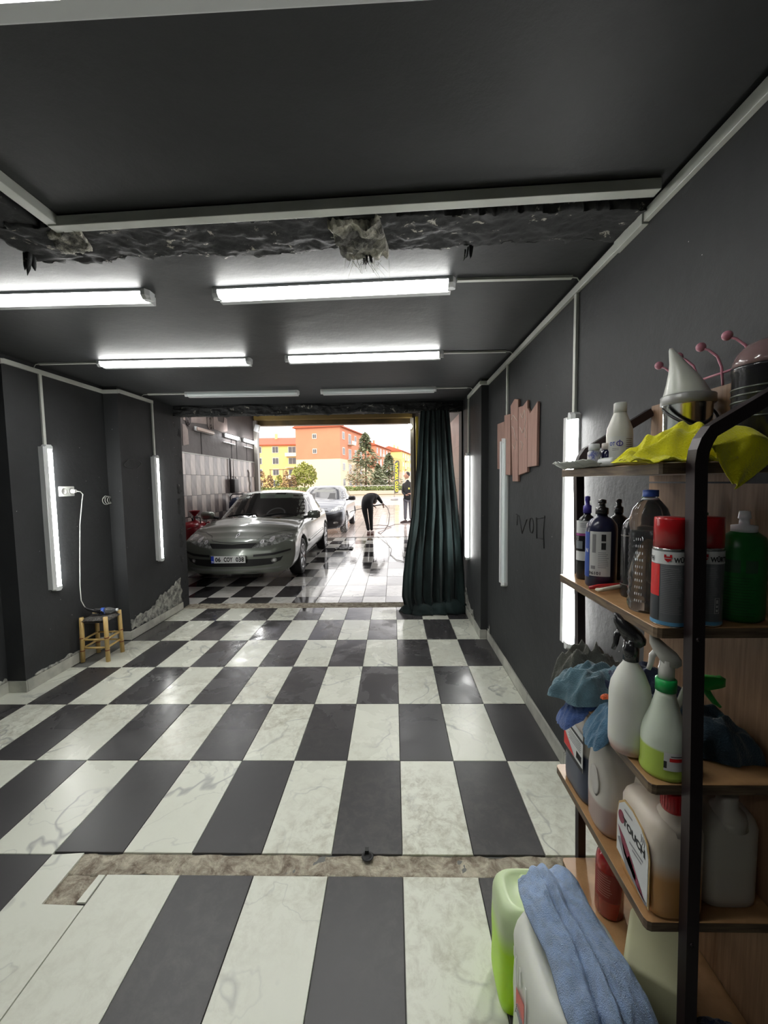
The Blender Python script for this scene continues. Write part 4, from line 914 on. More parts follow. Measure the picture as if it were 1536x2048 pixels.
def wheel(parent, x, y, r, side, spokes=7, T=.19):
    w = MB(); TR = Matrix.Translation((x, y, r)) @ Matrix.Rotation(side*PI/2, 4, 'Y')
    w.lathe([(r*.64, -T/2), (r*.93, -T/2), (r, -T/2+.03), (r, T/2-.03), (r*.94, T/2), (r*.66, T/2), (r*.64, T/2-.02)], 36, T=TR); o = w.build('tyre', m_tyre, parent)
    w = MB(); w.lathe([(r*.66, T/2-.015), (r*.66, T/2), (r*.60, T/2+.003), (r*.58, T/2-.04)], 36, T=TR)
    for k in range(spokes):
        a = 2*PI*k/spokes; M = TR @ Matrix.Rotation(a, 4, 'Z'); w.rings([[(q, -p, T/2-.012), (q, p, T/2-.012), (q, p*.8, T/2-.0), (q, -p*.8, T/2-.0)] for q, p in ((.03, .022), (r*.62, .034))], sm=False, T=M)
    w.lathe([(.05, T/2-.02), (.05, T/2+.004), (.001, T/2+.008)], 16, T=TR); w.build('rim', m_alloy, o)
    w = MB(); w.lathe([(r*.6, T/2-.06), (.001, T/2-.06)], 24, T=TR); w.build('brake_disc', m_trim, o)
def car(loc, rz, L, hw, top, plan, zb, gh, hwgh, wheels, r, pm, label, lean=.16, sweep=.30, low=None):
    root = empty('car', loc, rz, label, 'car')
    def fb(x, v, k):
        y = L*(v+.06*math.sin(2*PI*v)*-1); y = max(0, min(L, y)); z = 2*k-1
        x, z = sq(x, z, 8); zt = interp(top, y); zc = zb
        e = min(1, min(y, L-y)/.14); s = (1-(1-e)**3)**(1/3) if e < 1 else 1
        zm = .47; Z = zc+(zt-zc)*(z+1)/2; Z = zm+(Z-zm)*(.86+.14*s)
        W_ = interp(plan, y)*(.95+.05*s); q = (Z-zb)/(1.0-zb); W_ *= .93+.07*min(1, q*3.2) if q < .32 else 1-.10*max(0, q-.42)**1.3*1.6
        if k > .999: Z -= .040*abs(x)**3*min(1, y/.4+.3)
        X = x*W_; f = max(0, 1-y/1.25); Y = y+sweep*abs(x)**2.6*f**2+lean*max(0, (Z-.47)/.3)**1.6*max(0, 1-y/.7)-.0
        bk = max(0, 1-(L-y)/.9); Y -= .16*abs(x)**3*bk**2
        # raised centre of the bonnet
        if y < 1.5: Z += .022*max(0, 1-abs(x)*1.5)*(z > .9)*min(1, y/.5)
        return (X, Y, Z)
    body = shell(30, 84, 16, fb).build('body', pm, None)
    cs = []
    for wy in wheels:
        for s in (-1, 1):
            c = MB().cyl((s*hw*1.1, wy, r+.012), (s*(hw-.27), wy, r+.012), r+.045, None, 40).build('c', m_trim); cs.append(c)
    cut(body, cs); body.parent = root
    for p in body.data.polygons: p.use_smooth = True
    md = body.modifiers.new('wn', 'WEIGHTED_NORMAL')
    yb0, yt0, yt1, yb1, zb_, zt_ = gh
    def fg(x, v, k):
        x_, v_ = sq(x, 2*v-1, 9); v = (v_+1)/2; x = x_
        z = zb_+(zt_-zb_)*k; t = k
        ya = yb0+(yt0-yb0)*t**.95; yb = yb1+(yt1-yb1)*t**.9; y = ya+(yb-ya)*v
        W_ = hwgh[0]+(hwgh[1]-hwgh[0])*t**1.25; W_ *= 1-.10*abs(2*v-1)**3
        y += .20*x*x*(1-v)**3-.15*x*x*v**3
        z2 = z+(.05*(1-(2*v-1)**2)+.015)*t*(1-.6*x*x)*(1 if k > .99 else t**3)
        if k > .9: z2 -= .03*abs(x)**4
        return (x*W_, y, z2)
    cab = shell(26, 44, 14, fg).build('cabin', pm, root)
    bv = bvh_of(body, cab)
    for wy in wheels:
        for s in (-1, 1):
            wheel(root, s*(hw-.115), wy, r, s)
            b = MB(); P = [[(s*(hw-.02-.25*q), wy+(r+.043)*math.cos(a), r+.012+(r+.043)*math.sin(a)) for a in lin(-.3, PI+.3, 20)] for q in (.12, 1)]; b.slab(P, (0, 0, 1), .002); b.build('wheel_arch_liner', m_trim, root)
    return root, body, cab, bv
def mirror(root, x, y, z, pm, s):
    b = MB(); b.rings([[(s*q, y+.02+dy*1.0, z+dz) for dy, dz in ((-.07*h, 0), (-.05*h, .07*h), (.04*h, .07*h), (.05*h, -.05*h), (-.03*h, -.065*h))] for q, h in ((x+.02, .6), (x+.06, 1.0), (x+.20, 1.1), (x+.25, .75))]); o = b.build('mirror', pm, root)
    MB().tube([(s*(x-.06), y+.03, z-.05), (s*(x+.05), y+.02, z-.03)], .025, 6).build('mirror_arm', m_trim, o)

# --- silver hatchback facing the camera
pm1 = paint('greenish_silver_paint', (.20, .22, .19))
C1, B1, G1, V1 = car((-2.475, 3.86, 0), .020, 4.58, .91, [(0, .70), (.12, .735), (.4, .80), (.9, .895), (1.3, .955), (2, .965), (3.4, .985), (4.1, 1.0), (4.45, .97), (4.58, .86)],
    [(0, .875), (.15, .895), (.5, .905), (1, .91), (4.0, .895), (4.58, .80)], .20, (1.22, 2.12, 3.45, 4.30, .90, 1.375), (.86, .65), (.98, 3.72), .315, pm1, 'silver-green five-door car facing the camera, with number plate 06 COY 038', lean=.17, sweep=.27)
Pt = lambda n, poly, M, off=.004, st=.05, ax='y', sg=1, th=0, par=C1, bv=V1: patch(n, poly, ax, bv, M, par, off, st, 10, th, sg)
def circ(cx, cz, rx, rz, n=18): return [(cx+rx*math.cos(2*PI*i/n), cz+rz*math.sin(2*PI*i/n)) for i in range(n)]
mx_ = lambda pl: [(-x, z) for x, z in pl][::-1]
Pt('windscreen', [(-.795, .965), (-.3, .945), (.3, .945), (.795, .965), (.68, 1.25), (.62, 1.375), (0, 1.395), (-.62, 1.375), (-.68, 1.25)], m_cglass, .003, .06)
hl = [(.305, .60), (.35, .655), (.41, .715), (.50, .745), (.64, .765), (.78, .765), (.84, .745), (.80, .70), (.66, .645), (.46, .612)]
for pl in (hl, mx_(hl)):
    h = Pt('headlamp', pl, m_lamp, .006, .03); sgn = 1 if pl is hl else -1
    for cx, rr_ in ((.43, .028), (.56, .036)): Pt('lamp_bowl', circ(sgn*cx, .685 if cx < .5 else .71, rr_, rr_), m_chrome, .010, .03, par=h)
Pt('grille', [(-.30, .60), (.295, .60), (.365, .672), (.22, .668), (0, .655), (-.22, .668), (-.37, .672)], m_trim, .003, .04)
for k in range(4): Pt('grille_slat', [(-.31, .612+.013*k), (.31, .612+.013*k), (.31, .616+.013*k), (-.31, .616+.013*k)], mat('grille_bar', (.05, .05, .05), .3, .3), .009, .06)
Pt('bonnet_edge', [(-.82, .795), (-.6, .79), (-.42, .752), (-.34, .70), (-.2, .685), (0, .678), (.2, .685), (.34, .70), (.42, .752), (.6, .79), (.82, .795), (.82, .801), (.6, .796), (.415, .759), (.335, .707), (.2, .692), (0, .685), (-.2, .692), (-.335, .707), (-.415, .759), (-.6, .796), (-.82, .801)], m_trim, .002, .03)
em = Pt('badge', [(0, .735), (.028, .772), (0, .809), (-.028, .772)], m_chrome, .010, .02); Pt('badge_centre', [(0, .752), (.013, .772), (0, .792), (-.013, .772)], m_trim, .012, .02, par=em)
for s in (1, -1):
    q = [(s*.33, .475), (s*.62, .485), (s*.84, .53), (s*.84, .555), (s*.62, .520), (s*.33, .508)]; Pt('bumper_strip', q[::s], m_trim, .010, .05)
    Pt('washer_cap', circ(s*.53, .575, .028, .018), pm1, .014, .02)
lw = [(-.74, .46), (-.70, .44), (.70, .44), (.74, .46), (.70, .39), (.58, .345), (.3, .33), (-.3, .33), (-.58, .345), (-.70, .39)]
Pt('lower_intake', lw, m_trim, .004, .05)
for s in (1, -1): f = Pt('fog_lamp', circ(s*.615, .405, .042, .034), m_lamp, .012, .02); Pt('fog_bulb', circ(s*.615, .405, .022, .018), m_chrome, .016, .02, par=f)
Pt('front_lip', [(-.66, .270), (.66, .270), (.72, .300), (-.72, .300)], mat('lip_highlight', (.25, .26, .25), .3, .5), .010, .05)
pb = empty('number_plate', (.0, 0, 0)); pb.parent = C1
h = V1.ray_cast(V((0, -5, .445)), V((0, 1, 0))); yp = h[0].y-.022
MB().rbox((-.03, yp, .445), (.53, .014, .118), .004).build('plate_holder', m_trim, pb)
MB().rbox((-.03, yp-.008, .447), (.515, .006, .108), .002).build('plate', m_plate, pb); MB().rbox((-.265, yp-.0115, .447), (.045, .003, .106), .001).build('country_band', m_blue, pb)
b = MB(); fnp = lambda u, w: (u, yp-.0125, w)
text(b, '06', fnp, .072, -.185, .447, .085, .035); text(b, 'COY', fnp, .072, -.03, .447, .135, .035); text(b, '038', fnp, .072, .145, .447, .125, .035); b.build('plate_characters', m_trim, pb)
b = MB(); text(b, 'TR', lambda u, w: (u, yp-.0135, w), .024, -.265, .413, None, .03); b.build('country_letters', m_plate, pb)
# side of the car (both sides): windows, handles, sill strip
for s in (1, -1):
    for n_, q in (('side_window', [(1.62, .985), (2.30, .995), (2.30, 1.335), (2.14, 1.33), (1.95, 1.25)]), ('side_window', [(2.38, .995), (3.12, 1.01), (3.12, 1.31), (2.9, 1.345), (2.38, 1.34)]), ('side_window', [(3.20, 1.015), (3.72, 1.04), (3.45, 1.23), (3.20, 1.29)])):
        patch(n_, q, 'x', V1, m_sglass, C1, .004, .06, 5, 0, -s)
    for y in (2.12, 3.0): patch('door_handle', [(y, .845), (y+.19, .855), (y+.19, .88), (y, .87)], 'x', V1, pm1, C1, .022, .05, 5, .015, -s)
    for y in (1.42, 2.34, 3.28): patch('door_gap', [(y, .33), (y+.006, .33), (y+.006, .95), (y, .95)], 'x', V1, m_trim, C1, .002, .1, 5, 0, -s)
    patch('side_strip', [(1.45, .50), (3.2, .53), (3.2, .57), (1.45, .54)], 'x', V1, pm1, C1, .014, .1, 5, .01, -s)
    patch('sill', [(1.40, .24), (3.3, .24), (3.3, .30), (1.40, .30)], 'x', V1, m_trim, C1, .005, .1, 5, 0, -s)
    mirror(C1, .86, 1.55, .99, pm1, s)
for s in (-1, 1):
    pts_ = []
    for t in lin(0, 1, 8):
        x = -.55*s+t*.62*s if s > 0 else .10+t*.5; z = .975+.045*math.sin(t*PI*.9)
        x = (-.60+.62*t) if s > 0 else (.06+.58*t)
        h = V1.ray_cast(V((x, -5, z)), V((0, 1, 0))); pts_.append((x, h[0].y-.012, z))
    MB().tube(pts_, .009, 5).build('wiper', m_trim, C1)
Pt('rear_view_mirror', [(-.02, 1.30), (.16, 1.30), (.16, 1.345), (-.02, 1.345)], mat('interior_grey', (.05, .055, .05), .5), .0045, .05)
Pt('windscreen_band', [(-.12, 1.29), (.46, 1.29), (.50, 1.355), (-.16, 1.37)], mat('rear_glass_seen_through', (.12, .15, .12), .2), .0038, .05)
Pt('steering_wheel', [(.30+.17*math.cos(a), 1.0+.12*math.sin(a)) for a in lin(0.1, PI-.1, 14)]+[(.30+.145*math.cos(a), 1.0+.10*math.sin(a)) for a in lin(PI-.1, .1, 14)], mat('interior_dark_grey', (.035, .035, .035), .5), .0045, .03)

# --- silver hatchback behind it, under the washer
pm2 = paint('pale_silver_paint', (.15, .16, .18))
C2, B2, G2, V2 = car((-2.40, 9.95, 0), 0, 4.35, .90, [(0, .72), (.12, .78), (.4, .88), (.9, .97), (1.25, 1.02), (2, 1.02), (3.4, 1.03), (4.1, 1.03), (4.35, .95)],
    [(0, .80), (.15, .84), (.5, .88), (1, .90), (3.9, .90), (4.35, .82)], .18, (1.15, 2.0, 3.3, 4.15, .95, 1.43), (.81, .60), (.92, 3.55), .32, pm2, 'pale silver car with black front bumper parked behind the silver-green car', lean=.16, sweep=.34)
Q = lambda n, poly, M, off=.004, st=.06, par=C2: patch(n, poly, 'y', V2, M, par, off, st, 10, 0, 1)
Q('windscreen', [(-.73, 1.03), (0, 1.015), (.73, 1.03), (.62, 1.3), (.565, 1.43), (0, 1.455), (-.565, 1.43), (-.62, 1.3)], m_cglass, .003)
Q('bumper', [(-.80, .68), (-.45, .62), (.45, .62), (.80, .68), (.86, .60), (.83, .3), (.6, .22), (-.6, .22), (-.83, .3), (-.86, .6)], mat('black_bumper', (.014, .014, .018), .3), .005)
Q('upper_grille', [(-.42, .70), (.42, .70), (.36, .80), (-.36, .80)], m_trim, .006)
for s in (1, -1):
    q = [(s*.46, .70), (s*.52, .80), (s*.66, .86), (s*.80, .87), (s*.82, .80), (s*.74, .73)]; h = Q('headlamp', q[::s], m_lamp, .008, .04); Q('lamp_bowl', circ(s*.62, .785, .05, .045), m_chrome, .012, .03, h)
    Q('fog_lamp', circ(s*.62, .37, .07, .03), m_lamp, .012, .03)
    for q in ([(1.5, 1.04), (2.25, 1.05), (2.25, 1.39), (2.05, 1.38)], [(2.33, 1.05), (3.05, 1.06), (3.05, 1.37), (2.33, 1.40)], [(3.13, 1.07), (3.6, 1.09), (3.3, 1.29), (3.13, 1.34)]): patch('side_window', q, 'x', V2, m_sglass, C2, .004, .07, 5, 0, -s)
    for y in (1.35, 2.29, 3.2): patch('door_gap', [(y, .33), (y+.007, .33), (y+.007, 1.0), (y, 1.0)], 'x', V2, m_trim, C2, .002, .1, 5, 0, -s)
    mirror(C2, .87, 1.42, 1.06, m_trim, s)
for x in (-.33, .33):
    Q('headrest', [(x-.10, 1.12), (x-.13, 1.04), (x+.13, 1.04), (x+.10, 1.12), (x+.09, 1.23), (x-.09, 1.23)], mat('interior_dark_grey', (.035, .035, .035), .5), .0045, .05)
Q('rear_glass_glimpse', [(-.28, 1.27), (.32, 1.27), (.40, 1.34), (-.34, 1.35)], mat('bright_rear_glass', (.16, .17, .16), .2), .0042, .05)
# ---------------- shelf unit
m_board = wood_mat('brown_chipboard', (.30, .165, .07), (.40, .235, .11), (8, 8, 8), .4); m_edge = wood_mat('dark_board_edge', (.07, .045, .03), (.17, .12, .07), (6, 6, 60), .55)
m_panel = wood_mat('walnut_back_panel', (.20, .115, .06), (.31, .19, .11), (40, 40, 2.5), .5); m_steel = mat('dark_brown_steel', (.022, .014, .015), .4, .3)
SX0, SX1, SY0, SY1 = .545, .848, -1.343, -.815
su = empty('shelf_unit', (.70, -1.08, 0), 0, 'tall shelf unit with brown boards on a dark steel frame by the right wall', 'shelf unit')
def rel(b, o): b.T = Matrix.Translation(-V(o)); return b
SO = (.70, -1.08, 0)
for zt, x0, y1 in ((1.603, SX0, SY1), (1.249, SX0, SY1), (.893, SX0, SY1), (.564, SX0, SY1), (.21, .572, SY1)):
    b = rel(MB(), SO); r = .012
    out = [(SX1, SY0), (x0+r, SY0), (x0+r*.3, SY0+r*.3), (x0, SY0+r), (x0, y1-r), (x0+r*.3, y1-r*.3), (x0+r, y1), (SX1, y1)]
    b.rings([[(x, y, z) for x, y in out] for z in (zt-.023, zt-.0012)], m=1, sm=False); n = len(b.v)
    b.rings([[(x, y, zt-.0012) for x, y in out], [(x+(.0 if x > .8 else .001), y, zt) for x, y in out]], m=0, sm=False)
    b.build('shelf_board', [m_board, m_edge], su)
rel(MB(), SO).box(.850, .862, -1.16, -.80, 1.56, 1.812).build('back_panel', m_panel, su)
rel(MB(), SO).box(.8502, .862, -1.36, -.80, .05, 1.555).build('back_panel', m_panel, su)
def flatbar(pts, w, t, y):
    """rectangular steel strip in the xz plane, corner rounded, width w across y... seen face is w wide in the plane"""
    P = [V((p[0], 0, p[1])) for p in pts]; rg = []
    for i, p in enumerate(P):
        d = (P[min(i+1, len(P)-1)]-P[max(i-1, 0)]).normalized(); n = V((d.z, 0, -d.x))
        rg.append([(p.x+n.x*w/2*a, y+t/2*c, p.z+n.z*w/2*a) for a, c in ((-1, -1), (1, -1), (1, 1), (-1, 1))])
    return rel(MB(), SO).rings(rg, sm=False)
for y, xb, xt in ((-1.365, .632, .600), (-.800, .650, .612)):
    pts = [(xb, 0), ((xb+xt)/2+.004, .8), (xt, 1.60), (xt+.003, 1.625), (xt+.010, 1.645), (xt+.022, 1.664), (xt+.12, 1.722), (xt+.235, 1.792)]
    flatbar(pts, .026, .026, y).build('frame', m_steel, su)
    for zt in (1.237, .552):
        b = rel(MB(), SO); xq = xb+(xt-xb)*zt/1.6; b.cyl((xq, y-.012, zt), (xq, y-.0155, zt), .0042, None, 10); b.build('screw', m_steel, su)

# ---------------- bottle builders
def bottle(name, loc, prof, M, label, cat='bottle', group=None, sx=1, sy=1, rz=0, n=28):
    r = empty(name, loc, rz, label, cat, group); MB().lathe(prof, n, sx=sx, sy=sy).build('body', M, r); return r
FR = -PI/2-.55     # direction from a shelf item towards the camera
m_blkpl = mat('black_bottle_plastic', (.014, .014, .016), .25, coat=.3); m_nvy = mat('navy_bottle_plastic', (.014, .016, .045), .28, coat=.3)
m_lab = mat('white_label', (.62, .63, .62), .45); m_labt = mat('label_grey_print', (.25, .25, .26), .6); m_ink = mat('label_black_print', (.02, .02, .022), .6)
m_hdpe = mat('milky_plastic', (.72, .73, .67), .35, sss=.4, var=.06, vscale=8)
def lines(r, a0, z, n, w, dz=.005, h=.0016, M=m_labt, par=None, name='print_line', sx=1, sy=1, d=.0012):
    b = MB()
    rr = random.Random(int(z*1e4)+n)
    for k in range(n):
        ww = w*rr.uniform(.7, 1); arc(b, r, a0-w/2/r, a0-w/2/r+ww/r, z-dz*k, z-dz*k+h, d, 4, sx=sx, sy=sy)
    o = b.build(name, M, par); tag(o, kind='stuff'); return o
G2 = 'polish bottles on the second shelf'
def polish(loc, r, h, M, capM, label, sx=1.0, sy=.8, capz=.045):
    H = h-capz; o = bottle('polish_bottle', loc, [(r*.93, 0), (r, .006), (r, H*.80), (r*.95, H*.86), (r*.72, H*.93), (r*.36, H*.97), (r*.34, H)], M, label, group=G2, sx=sx, sy=sy)
    c = MB(); c.lathe([(r*.40, H), (r*.40, H+capz*.42), (r*.22, H+capz*.48), (r*.20, H+capz*.70), (r*.27, H+capz*.74), (r*.25, H+capz*.95), (r*.05, H+capz)], 18); c.build('cap', capM, o); return o
m_purp = mat('purple_cap', (.07, .05, .34), .35); m_gcap = mat('green_cap', (.01, .12, .03), .35)
o = polish((.605, -.885, 1.249), .031, .269, m_blkpl, m_purp, 'slim black polish bottle with purple push cap, white label with violet stripe', capz=.055)
b = MB(); arc(b, .031, FR-1.3, FR+1.2, .062, .092, sy=.8); b.build('label', m_lab, o); b = MB(); arc(b, .031, FR-1.3, FR+1.2, .15, .19, sy=.8); lb = b.build('label', m_lab, o)
b = MB(); arc(b, .031, FR-1.3, FR+1.2, .142, .1495, .0009, sy=.8); b.build('violet_stripe', mat('violet_print', (.30, .05, .22), .5), o)
b = MB(); arc(b, .031, FR-1.2, FR-.2, .10, .125, .0012, sy=.8); b.build('car_print', mat('grey_blue_print', (.16, .18, .20), .5), lb); lines(.031, FR, .18, 3, .03, par=lb, sy=.8)
o = polish((.607, -.975, 1.249), .044, .262, m_nvy, m_blkpl, 'navy polish bottle with black cap and white instruction label numbered 96101', sy=.85)
b = MB(); arc(b, .044, FR-.62, FR+.75, .035, .168, .001, sy=.85); lb = b.build('label', m_lab, o)
b = MB(); arc(b, .044, FR-1.5, FR-.65, .03, .165, .0009, sy=.85); b.build('side_label', mat('bright_blue_label', (.015, .06, .30), .4), o)
b = MB(); arc(b, .044, FR+.15, FR+.42, .140, .160, .0018, sy=.85); arc(b, .044, FR+.15, FR+.42, .115, .135, .0018, sy=.85); text(b, '96101', wrap(.0455, FR-.25, .044, .0008, sy=.85), .010, 0, 0, .034); tag(b.build('pictogram', m_ink, lb), kind='stuff')
b = MB(); arc(b, .044, FR-.42, FR-.18, .105, .160, .0016, sy=.85); arc(b, .044, FR-.5, FR-.2, .056, .066, .0016, sy=.85); tag(b.build('tool_drawing', m_labt, lb), kind='stuff')
for a in (FR+.3,): lines(.044, a, .105, 9, .030, .0055, par=lb, sy=.85)
b = MB(); text(b, 'N', wrap(.046, FR-.85, .11, .0006, sy=.85), .012); b.build('letter', m_lab, o)
polish((.705, -.885, 1.249), .034, .258, m_blkpl, m_blkpl, 'plain black polish bottle partly hidden behind the navy one')
o = polish((.640, -1.095, 1.249), .036, .245, m_blkpl, m_blkpl, 'black ribbed bottle with small orange label, left of the water bottle', sy=.9, capz=.02)
b = MB(); arc(b, .036, FR+.2, FR+.62, .135, .160, .001, sy=.9); b.build('label', mat('orange_label', (.45, .10, .04), .4), o)
b = MB()
for k in range(9): arc(b, .036, FR-1.2+.26*k, FR-1.19+.26*k, .06, .18, .0015, 1, sy=.9)
arc(b, .036, FR-1.3, FR+1.3, .168, .170, .0015, sy=.9); arc(b, .036, FR-1.3, FR+1.3, .035, .0365, .0015, sy=.9); tag(b.build('rib', m_rail, o), kind='stuff')
polish((.70, -1.03, 1.249), .032, .275, m_blkpl, m_gcap, 'black polish bottle with dark green cap behind the water bottle', capz=.055)
polish((.745, -1.19, 1.249), .030, .262, m_blkpl, m_gcap, 'dark polish bottle with green cap behind the red-capped cans')
# water bottle
m_pet = mat('clear_bottle_plastic', (.94, .96, .97), .05, trans=.96, ior=1.22)
wb_ = empty('water_bottle', (.603, -1.213, 1.249), 0, 'large clear ribbed water bottle with blue cap on the second shelf', 'bottle')
pr = [(.030, .002), (.040, .0), (.044, .012)]
for k in range(11): z = .022+.0165*k; pr += [(.0445, z), (.0415, z+.008)]
pr += [(.0445, .21), (.044, .225), (.036, .25), (.022, .268), (.0145, .275), (.0145, .283)]
MB().lathe(pr, 32).build('body', m_pet, wb_)
MB().lathe([(.0385, .006)]+[(.0385, .02), (.0385, .195), (.001, .196)], 24).build('water', mat('water', (.90, .93, .95), .02, trans=1, ior=1.33), wb_)
MB().lathe([(.0165, .278), (.0170, .280), (.0168, .294), (.001, .295)], 24).build('cap', mat('blue_bottle_cap', (.03, .09, .40), .4), wb_)
b = MB(); b.lathe([(.0162, .270), (.0185, .272), (.0162, .275)], 24); b.build('neck_ring', mat('milky_neck', (.6, .62, .65), .3), wb_)
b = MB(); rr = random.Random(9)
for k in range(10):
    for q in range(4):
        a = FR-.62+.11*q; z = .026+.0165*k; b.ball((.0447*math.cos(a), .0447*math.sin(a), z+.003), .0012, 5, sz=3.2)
tag(b.build('moulded_dash_glint', mat('dash_highlight_plastic', (.75, .78, .8), .15), wb_), kind='stuff')  # pale beads: bright glints of the moulded dashes put into the colour
# spray cans
m_can = mat('grey_can_print', (.17, .18, .19), .3, .3); m_rcap = mat('red_plastic_cap', (.45, .008, .012), .3, coat=.4); m_tin = mat('tin_rim', (.7, .7, .7), .2, 1.0)
def spraycan(loc, r, h, label, rz, redside):
    o = empty('spray_can', loc, rz, label, 'spray can', 'red-capped spray cans on the second shelf')
    MB().lathe([(r*.9, .004), (r*.98, 0), (r, .004), (r, h*.70), (r*.97, h*.71)], 32).build('body', m_can, o)
    MB().lathe([(r*1.01, .0005), (r*1.015, .003), (r*1.0, .006)], 32).build('bottom_rim', m_tin, o)
    MB().lathe([(r*1.012, h*.705), (r*1.015, h*.715), (r, h*.722)], 32).build('top_rim', m_tin, o)
    MB().lathe([(r*.975, h*.72), (r*.965, h*.985), (r*.94, h), (r*.001, h)], 32).build('cap', m_rcap, o)
    b = MB(); arc(b, r, -PI, PI, h*.58, h*.695, .0007, 40); wl_ = b.build('white_band', m_lab, o)
    b = MB()
    for da in (-.05, 2.2, -2.3): text(b, 'W\u00dcRTH', wrap(r+.001, FR+da+.62, h*.628, .0012), .0135, .004, 0, .040, .045)
    b.build('lettering', m_ink, wl_)
    b = MB()
    for da in (-.05, 2.2, -2.3):
        f = wrap(r+.001, FR+da-.12, h*.637, .0012)
        for pl in ([(-.007, .001), (.007, .001), (.007, .008), (.003, .008), (.003, .004), (-.003, .004), (-.003, .008), (-.007, .008)], [(-.007, -.001), (.007, -.001), (.004, -.005), (0, -.0085), (-.004, -.005)]): b.add([f(u, w_) for u, w_ in pl], [list(range(len(pl)))])
    b.build('emblem', m_rcap, wl_)
    if redside:
        b = MB(); arc(b, r, FR-1.7, FR-.60, h*.28, h*.575, .0007); b.build('red_panel', mat('red_print', (.60, .02, .02), .4), o)
        b = MB(); arc(b, r, FR-1.7, FR-.60, h*.05, h*.275, .0008); b.build('dark_picture', mat('dark_print', (.03, .035, .04), .4), o)
    b = MB(); arc(b, r, -PI, PI, .004, h*.05, .0008, 40); b.build('blue_band', mat('light_blue_print', (.09, .27, .45), .4), o)
    for a in (FR+.1,): lines(r, a, h*.54, 26, .042, h*.0165, .0013, par=o, d=.001)
    return o
spraycan((.590, -1.312, 1.249), .0345, .237, 'red-capped grey spray can with red side panel, left of the front post', 0, True)
c2_ = spraycan((.668, -1.306, 1.249), .0345, .237, 'red-capped grey spray can in shade, right of the front post', .06, False)
b = MB(); f = wrap(.0345, FR+.45, .03, .0012)
for u0, u1, z0, z1 in ((0, .010, 0, .001), (0, .010, .033, .034), (0, .001, 0, .034), (.009, .010, 0, .034), (.003, .007, .004, .009), (.003, .007, .013, .018), (.003, .007, .022, .030)): b.add([f(u0, z0), f(u1, z0), f(u1, z1), f(u0, z1)], [(0, 1, 2, 3)])
b.build('recycling_box', m_lab, c2_)
# green bottle
o = bottle('detergent_bottle', (.768, -1.285, 1.249), [(.040, 0), (.046, .006), (.047, .02), (.047, .165), (.042, .188), (.026, .200), (.016, .204)], mat('deep_green_plastic', (.008, .16, .025), .35, var=.2, vscale=30), 'squat green detergent bottle with white spout cap at the shelf right end', sy=.8)
MB().lathe([(.024, .200), (.024, .214), (.010, .216), (.009, .228), (.012, .230), (.010, .246), (.001, .247)], 20).build('cap', mat('white_cap', (.8, .82, .85), .4), o)
b = MB(); arc(b, .047, FR-.9, FR-.1, .112, .140, .001, sy=.8); arc(b, .047, FR+.1, FR+.6, .112, .140, .001, sy=.8); b.build('label_marks', mat('dark_green_print', (.03, .09, .04), .6), o)
lines(.047, FR-.1, .100, 14, .07, .0065, M=mat('green_line_print', (.01, .07, .015), .6), par=o, sy=.8)
# pliers on the board
m_pr = mat('red_grip', (.40, .02, .02), .35); m_pw = mat('cream_grip', (.70, .64, .52), .4)
pj_ = empty('pliers', (.60, -1.045, 1.252), 0, 'pair of pliers with red and cream handles lying on the second shelf', 'pliers')
MB().tube([(-.055, .008, .006), (-.03, .012, .008), (.03, .022, .010), (.07, .03, .012)], [.005, .007, .006, .004], 8).build('handle', m_pr, pj_)
MB().tube([(-.045, -.022, .006), (-.02, -.018, .009), (.03, .004, .010), (.07, .024, .012)], [.006, .006, .007, .005], 8).build('handle', m_pw, pj_)
b = MB(); b.tube([(-.042+.008*math.cos(a), -.022+.008*math.sin(a), .008) for a in lin(0, 2*PI, 14)], .003, 6, cap=False); b.build('hook_eye', m_pw, pj_)
MB().rbox((.085, .03, .011), (.03, .014, .010), .003).build('jaw', m_rail, pj_)

# ---------------- third shelf: spray bottles and rags
def trigger(root, z, M, M2, a, s=1):
    """pistol spray head: a is the direction the nozzle points"""
    T = Matrix.Translation((0, 0, z)) @ Matrix.Rotation(a, 4, 'Z') @ Matrix.Scale(s, 4)
    h = MB(T); h.lathe([(.0175, 0), (.0175, .030), (.016, .034), (.015, .052)], 20)
    h.rings([[(x, -w, zl), (x, w, zl), (x, w*.9, zh-.004), (x, w*.5, zh), (x, -w*.5, zh), (x, -w*.9, zh-.004)] for x, w, zl, zh in ((-.030, .010, .046, .056), (-.020, .014, .038, .070), (0, .015, .040, .086), (.016, .013, .054, .100), (.030, .010, .074, .108), (.038, .007, .090, .111))])
    hd_ = h.build('spray_head', M, root)
    t = MB(T); t.tube([(.022, 0, .070), (.031, 0, .055), (.033, 0, .035), (.038, 0, .018)], [.006, .006, .005, .004], 6, flat=1.4); t.build('trigger', M2, root)
o = bottle('spray_bottle', (.562, -1.222, .893), [(.030, .0), (.040, .006), (.0455, .022), (.0462, .04), (.0462, .150), (.043, .172), (.030, .205), (.0175, .225), (.0165, .236)], grad_mat('milky_with_pink_liquid', (.66, .67, .61), (.62, .42, .36), .026, .012), 'tall milky spray bottle with black trigger and a little pink liquid', group='spray bottles on the third shelf')
trigger(o, .232, m_blkpl, m_blkpl, 2.5, 1.02)
o = bottle('spray_bottle', (.603, -1.292, .893), [(.046, 0), (.049, .006), (.049, .012), (.0475, .016), (.0475, .085), (.044, .105), (.030, .145), (.021, .18), (.0185, .205)], grad_mat('milky_with_lime_liquid', (.58, .64, .54), (.36, .48, .08), .068, .003), 'milky spray bottle with green collar and lime liquid beside the post', group='spray bottles on the third shelf')
MB().lathe([(.0215, .192), (.0215, .218), (.018, .220)], 24).build('collar', mat('bright_green_collar', (.01, .32, .07), .35), o)
